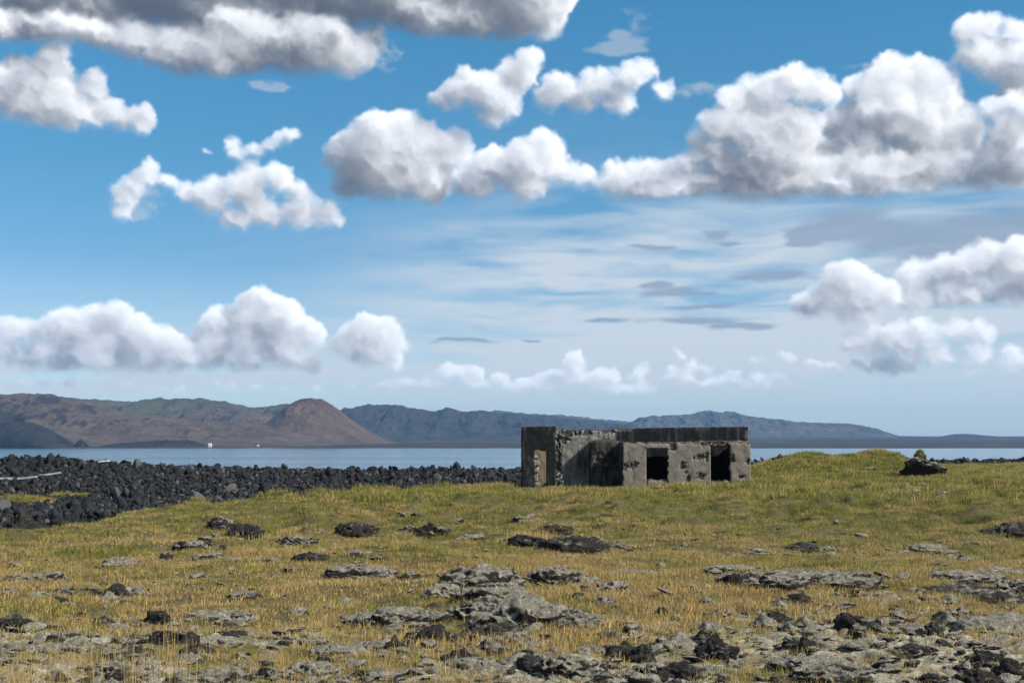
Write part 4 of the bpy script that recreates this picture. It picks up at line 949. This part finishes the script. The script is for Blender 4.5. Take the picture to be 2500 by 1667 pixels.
def scatter(name, pts, rot, scl, idx, source):
    """One object of many copies: points carry rotation, size and shape number."""
    me = bpy.data.meshes.new(name); me.vertices.add(len(pts)); me.vertices.foreach_set('co', np.asarray(pts, np.float32).ravel())
    a = me.attributes.new('rot', 'FLOAT_VECTOR', 'POINT'); a.data.foreach_set('vector', np.asarray(rot, np.float32).ravel())
    a = me.attributes.new('scl', 'FLOAT_VECTOR', 'POINT'); a.data.foreach_set('vector', np.asarray(scl, np.float32).ravel())
    a = me.attributes.new('idx', 'INT', 'POINT'); a.data.foreach_set('value', np.asarray(idx, np.int32))
    me.update()
    o = bpy.data.objects.new(name, me); col.objects.link(o)
    ng = bpy.data.node_groups.new(name, 'GeometryNodeTree')
    ng.interface.new_socket('Geometry', in_out='INPUT', socket_type='NodeSocketGeometry'); ng.interface.new_socket('Geometry', in_out='OUTPUT', socket_type='NodeSocketGeometry')
    gi, go = ng.nodes.new('NodeGroupInput'), ng.nodes.new('NodeGroupOutput')
    ci = ng.nodes.new('GeometryNodeCollectionInfo'); ci.inputs[0].default_value = source; ci.inputs[1].default_value = True; ci.inputs[2].default_value = True
    ip = ng.nodes.new('GeometryNodeInstanceOnPoints'); ip.inputs['Pick Instance'].default_value = True
    def na(n, dt):
        k = ng.nodes.new('GeometryNodeInputNamedAttribute'); k.data_type = dt; k.inputs[0].default_value = n; return k.outputs[0]
    ng.links.new(gi.outputs[0], ip.inputs['Points']); ng.links.new(ci.outputs[0], ip.inputs['Instance'])
    ng.links.new(na('idx', 'INT'), ip.inputs['Instance Index']); ng.links.new(na('rot', 'FLOAT_VECTOR'), ip.inputs['Rotation']); ng.links.new(na('scl', 'FLOAT_VECTOR'), ip.inputs['Scale'])
    ng.links.new(ip.outputs[0], go.inputs[0])
    o.modifiers.new('copies', 'NODES').node_group = ng
    return o
# thumb- to fist-sized lichened stones strewn everywhere over the crust
crumb_src = bpy.data.collections.new('crumb_shapes')
for k in range(8):
    V, f = lava_shape(1, .8, .6, 700+k*3, 2, lump=.7); V /= np.abs(V[:, :2]).max()
    crumb_src.objects.link(mesh_obj('lava_crumb_%d' % k, V, f, M['lava_'+('pale', 'mid', 'pale', 'dark')[k % 4]], link=False))
gc = np.random.default_rng(91); nc = 15000
cd_ = np.sqrt(gc.uniform(49, 34**2, nc)); cx_ = cd_*gc.uniform(-.4, .4, nc)
czz, cL, cw, _ = ground_parts(cx_, cd_)
kp = gc.uniform(size=nc) < (.06+.50*sstep(.22, .6, cL+.25*fbm(cx_*1.3, cd_*1.3, 6, 2)))*(cw < .2)
cx_, cd_, czz = cx_[kp], cd_[kp], czz[kp]; cs_ = np.clip(.022+.022*gc.gamma(1.6, 1, len(cx_)), .02, .14)
o = scatter('rubble', np.stack([cx_, cd_, czz+cs_*.15], 1), gc.uniform(-.4, .4, (len(cx_), 3))+np.array([0, 0, 1])*gc.uniform(0, 6.28, (len(cx_), 1)), np.stack([cs_*gc.uniform(.8, 1.5, len(cx_)), cs_, cs_*gc.uniform(.5, 1, len(cx_))], 1), gc.integers(0, 8, len(cx_)), crumb_src)
tag(o, 'small grey lichened lava stones strewn over the meadow crust', 'stones', kind='stuff')
o = scatter('shingle', np.stack([bxg, byg, bzz], 1)[rest], brot[rest], np.repeat(brad[rest][:, None], 3, 1), bidx[rest], stone_src)
tag(o, 'dense bank of angular black basalt boulders between meadow and bay', 'stones', kind='stuff')

# ------------------------------------------------------------------ driftwood and flotsam on the bank
t = NT('bleached_wood'); p = t.pos()
t.bump(t.noise(t.scale(p, (2, 12, 12)), 2, 4), .6, .02)
M['wood'] = t.done(t.mix(t.ramp(t.noise(t.scale(p, (1, 6, 6)), 2, 4), .3, .7), (.40, .385, .35), (.26, .25, .23)), .8)
def tube(name, pts, rads, mat, n=10):
    pts = np.asarray(pts, float); tan = np.gradient(pts, axis=0); tan /= np.linalg.norm(tan, axis=1)[:, None]
    V = []; 
    for p_, t_, r_ in zip(pts, tan, rads):
        a = np.cross(t_, (0, 0, 1.)); a /= max(np.linalg.norm(a), 1e-6); b = np.cross(a, t_)
        for k in range(n):
            q = 2*math.pi*k/n; V.append(p_+r_*(1+.12*math.sin(3*q+p_[0]))*(a*math.cos(q)+b*math.sin(q)))
    F = [[i*n+k, i*n+(k+1) % n, (i+1)*n+(k+1) % n, (i+1)*n+k] for i in range(len(pts)-1) for k in range(n)]
    F += [list(range(n))[::-1], [(len(pts)-1)*n+k for k in range(n)]]
    return mesh_obj(name, V, F, mat)
def log(pxs, rad, label, lift):
    pts = np.array([hit(a, b) for a, b in pxs]); ymean = pts[:, 1].mean()
    P = []
    for (a, b) in pxs:                                       # straightened: one distance for the whole stem
        P.append((px_x(a, ymean), ymean, py_z(b, ymean)+lift))
    s = np.linspace(0, 1, 16); u = np.linspace(0, 1, len(P)); P = np.array(P)
    C = np.stack([np.interp(s, u, P[:, k]) for k in range(3)], 1)
    for _ in range(2): C[1:-1] = (C[:-2]+2*C[1:-1]+C[2:])/4
    C[:, 1] += np.linspace(-.3, .3, 16)
    tag(tube('driftwood_log', C, rad*(1-.35*s)+.01*np.sin(s*17), M['wood']), label, 'driftwood')
log([(-60, 1176), (0, 1179), (40, 1180), (70, 1178), (93, 1174)], .14, 'long bleached driftwood trunk sagging across the black boulders', .36)
log([(102, 1172), (128, 1168), (151, 1164)], .125, 'shorter bleached driftwood end rising beyond the long trunk', .36)
y = 128.0
for _ in range(20): x = px_x(256, y); y = float(ridge_y(x))-1.2
z = float(gz(x, y))+.34
bx0 = np.array([(-.46, -.10, .0), (.46, -.10, .10), (.46, .16, .10), (-.46, .16, .0), (-.44, -.08, .09), (.40, -.08, .20), (.40, .14, .20), (-.44, .14, .09)])
o = mesh_obj('flotsam_board', bx0, [[3, 2, 1, 0], [4, 5, 6, 7], [0, 1, 5, 4], [1, 2, 6, 5], [2, 3, 7, 6], [3, 0, 4, 7]], M['white'], smooth=False)
o.location = (x, y, z); tag(o, 'white washed-up board lying on the crest of the stone bank', 'board')

# ------------------------------------------------------------------ grass
def clump(seed, n, spread, lo, hi, width, lean=.35, dry=0.0):
    g = np.random.default_rng(seed); V = []; F = []; tip = []
    for k in range(n):
        r = spread*math.sqrt(g.uniform()); a = g.uniform(0, 6.28); bx_, by_ = r*math.cos(a), r*math.sin(a)
        L = g.uniform(lo, hi); w_ = width*g.uniform(.7, 1.2); f = g.uniform(0, 3.14); cx, sx = math.cos(f)*w_/2, math.sin(f)*w_/2
        ln = g.normal(0, lean); lx, ly = ln+lean*.6, g.normal(0, lean)
        i = len(V)
        for q, (hh, bend, ww) in enumerate(((-.12, 0, 1), (.55, .28, .8), (1, 1, 0))):
            x_, y_, z_ = bx_+lx*L*bend*.8, by_+ly*L*bend*.8, L*hh*(1-.22*bend*min(abs(lx)+abs(ly), 1))
            if ww: V += [(x_-cx*ww, y_-sx*ww, z_), (x_+cx*ww, y_+sx*ww, z_)]; tip += [max(hh, 0)]*2
            else: V.append((x_, y_, z_)); tip.append(1)
        F += [[i, i+1, i+3], [i, i+3, i+2], [i+2, i+3, i+4]]
    return np.array(V), np.array(F), np.array(tip), np.full(len(V), dry)
grass_src = bpy.data.collections.new('grass_shapes')
spec = []
for k in range(3): spec.append((50, .13, .025, .082, .0050, .60, 0))          # 0-2 near, short
for k in range(3): spec.append((54, .22, .035, .11, .0085, .42, 0))          # 3-5 middle
for k in range(3): spec.append((60, .42, .08, .25, .0180, .45, 0))          # 6-8 far
for k in range(2): spec.append((7, .10, .30, .52, .0040, .12, .14))         # 9-10 tall dry stalks
for k in range(2): spec.append((18, .16, .06, .16, .0048, .50, .10))        # 11-12 dry tufts
for k, a in enumerate(spec):
    V, F, tp, dr = clump(900+k, *a)
    grass_src.objects.link(mesh_obj('grass_blades_%02d' % k, V, F, M['grass'], smooth=False, attrs={'tip': tp, 'dry': dr}, link=False))
g = np.random.default_rng(44)
PT, SC, IX = [], [], []
def sow(d0, d1, dens, kinds, smin, smax, lich=True):
    area = .40*(d1*d1-d0*d0); n = int(area*dens)
    d = np.sqrt(g.uniform(d0*d0, d1*d1, n)); x = d*g.uniform(-.40, .40, n); y = d
    z, L, w_, e = ground_parts(x, y)
    pr = 1-.74*sstep(.38, .66, L+.12*fbm(x*3, y*3, 4, 2))
    pr = pr*(w_ < .30)*(1-.35*sstep(.0, .5, fbm(x*.8+30, y*.8, 8, 2))*(y < 30))
    inb = (x > .3) & (x < 12.6) & (y > YP-.1) & (y < YB+.3)
    k = (g.uniform(size=n) < pr) & ~inb
    x, y, z = x[k], y[k], z[k]; m = len(x)
    hgt = .72+.5*sstep(-.3, .6, fbm(x*.35+70, y*.35, 3, 3))+.10*g.normal(size=m)
    s = g.uniform(smin, smax, m)
    PT.append(np.stack([x, y, z-.01], 1)); SC.append(np.stack([s, s, s*np.clip(hgt, .45, 1.6)], 1)); IX.append(g.choice(kinds, m))
sow(6.5, 15, 85, [0, 1, 2, 0, 1, 2, 0, 1, 2, 11], .75, 1.25)
sow(15, 28, 46, [0, 1, 2, 3, 4, 5, 0, 1, 2, 3, 4, 5, 11, 12], .85, 1.3)
sow(28, 50, 24, [3, 4, 5, 12], .85, 1.35)
sow(50, 120, 12, [6, 7, 8], .7, 1.25)
def patch(pts, kinds, s0, s1, zs=1.0):
    pts = np.asarray(pts); m = len(pts); s = g.uniform(s0, s1, m)
    PT.append(pts); SC.append(np.stack([s, s, s*zs], 1)); IX.append(g.choice(kinds, m))
# tall dry stalks down on the left, tufts along the ruin's foot and doorways, turf on the bank, cap of the split boulder
P = []
for _ in range(75):
    px, py = g.uniform(-20, 430) if g.uniform() < .75 else g.uniform(430, 1250), g.uniform(1600, 1720); P.append(hit(px, py))
patch(P, [9, 10], .7, 1.1)
P = []
for _ in range(260):
    x = g.uniform(.2, 12.8); y = (YP if x < 2.6 else YF)-abs(g.normal(0, .45))-.08; P.append((x, y, float(gz(x, y))))
for _ in range(40): x = g.uniform(2.7, 5.6); y = g.uniform(74, 76.2); P.append((x, y, float(gz(x, y))))
patch(P, [6, 7, 8], .45, 1.0, 1.15)
for (tx, ty, tz), (_, _, ww, hh) in zip(th_, TURF):
    rx = ww/FPX*ty; n = int(rx*rx*16)+20; a = g.uniform(0, 6.28, n); r = np.sqrt(g.uniform(0, 1, n)); x = tx+rx*r*np.cos(a); y = ty+rx*.9*r*np.sin(a)
    patch(np.stack([x, y, gz(x, y)+.05], 1), [6, 7, 8], .7, 1.2)
PT, SC, IX = np.concatenate(PT), np.concatenate(SC), np.concatenate(IX)
RO = np.stack([g.normal(0, .06, len(PT)), g.normal(0, .06, len(PT)), g.uniform(-.7, .7, len(PT))], 1)
o = scatter('grass', PT, RO, SC, IX, grass_src)
tag(o, 'wind-combed meadow grass, straw and green', 'grass', kind='stuff')
# the boulder's cap of grass and the knobs' turf: a few blades of their own
def cap(parent, cx, cy, cz, rx, rz, n, seed, name='grass_cap'):
    V0, F0, T0, D0 = [], [], [], []; c = 0; gg = np.random.default_rng(seed)
    for k in range(n):
        a = gg.uniform(0, 6.28); r = math.sqrt(gg.uniform()); hh = rz*(1-r)**1.3
        V, F, tp, dr = clump(seed*50+k, 26, .10, .10, .22, .016, .4)
        V0.append(V+np.array([cx+rx*r*math.cos(a), cy+rx*.6*r*math.sin(a), cz+hh])); F0.append(F+c); T0.append(tp); D0.append(dr-.12); c += len(V)
    return mesh_obj(name, np.concatenate(V0), np.concatenate(F0), M['grass'], parent, smooth=False, attrs={'tip': np.concatenate(T0), 'dry': np.concatenate(D0)})
cap(rb, -.16, 0, rb_h-.12, .27, .46, 80, 3)

# ------------------------------------------------------------------ yellow flowers
t = NT('yellow_petals'); M['petal'] = t.done(t.mix(t.ramp(t.noise(t.pos(), 200, 2), .3, .7), (.75, .55, .02), (.68, .42, .01)), .6)
t = NT('flower_stem'); M['stem'] = t.done(t.mix(t.ramp(t.noise(t.pos(), 90, 2), .3, .7), (.09, .13, .03), (.12, .12, .04)), .7)
for (px, py, lab) in ((176, 1470, 'yellow hawkbit flower beside a brown lava rock and pale hummocks'), (200, 1552, 'bright yellow hawkbit flower alone in dry grass above the lichen humps'), (240, 1537, 'orange-yellow hawkbit flower by a small white-topped rock'),
                      (353, 1622, 'yellow hawkbit flower among tall dry stalks'), (820, 1474, 'yellow hawkbit flower in open straw-coloured grass near the humped ledge'), (1630, 1580, 'yellow hawkbit flower among pale lichen hummocks near the jagged knob')):
    x, y, z = hit(px, py+8); r = empty('flower', (x, y, z)); tag(r, lab, 'flower', 'yellow flowers in the meadow')
    s = tube('stem', [(0, 0, -.02), (.006, 0, .06), (.004, .004, .12), (.0, .006, .17)], [.003]*4, M['stem'], 6); s.parent = r
    V, F = [(0, .006, .178)], []
    for k in range(14):
        a = 2*math.pi*k/14; b = a+.30; rr_ = .024*(1 if k % 2 else .8)
        V += [(.004*math.cos(a), .006+.004*math.sin(a), .176), (rr_*math.cos(a), .006+rr_*math.sin(a), .186), (rr_*math.cos(b), .006+rr_*math.sin(b), .186)]
        i = len(V)-3; F += [[0, i+1, i+2], [i, i+1, i+2]]
    mesh_obj('flower_head', V, F, M['petal'], r, smooth=False)

# ------------------------------------------------------------------ sea air
t = NT('sea_air'); t.t.nodes.remove(t.b)
pv = t.n('ShaderNodeVolumePrincipled'); pv.inputs['Color'].default_value = (.26, .55, 1, 1); pv.inputs['Density'].default_value = HAZE; pv.inputs['Anisotropy'].default_value = .1
t.t.links.new(pv.outputs[0], t.out.inputs['Volume'])
hx, y0, y1, z0, z1 = 12600, -12300, 12600, -18, 320
hz_ = mesh_obj('haze', [(-hx, y0, z0), (hx, y0, z0), (hx, y1, z0), (-hx, y1, z0), (-hx, y0, z1), (hx, y0, z1), (hx, y1, z1), (-hx, y1, z1)],
              [[3, 2, 1, 0], [4, 5, 6, 7], [0, 1, 5, 4], [1, 2, 6, 5], [2, 3, 7, 6], [3, 0, 4, 7]], t.m, smooth=False)
tag(hz_, 'thin blue sea air over bay and hills', 'haze', kind='stuff')
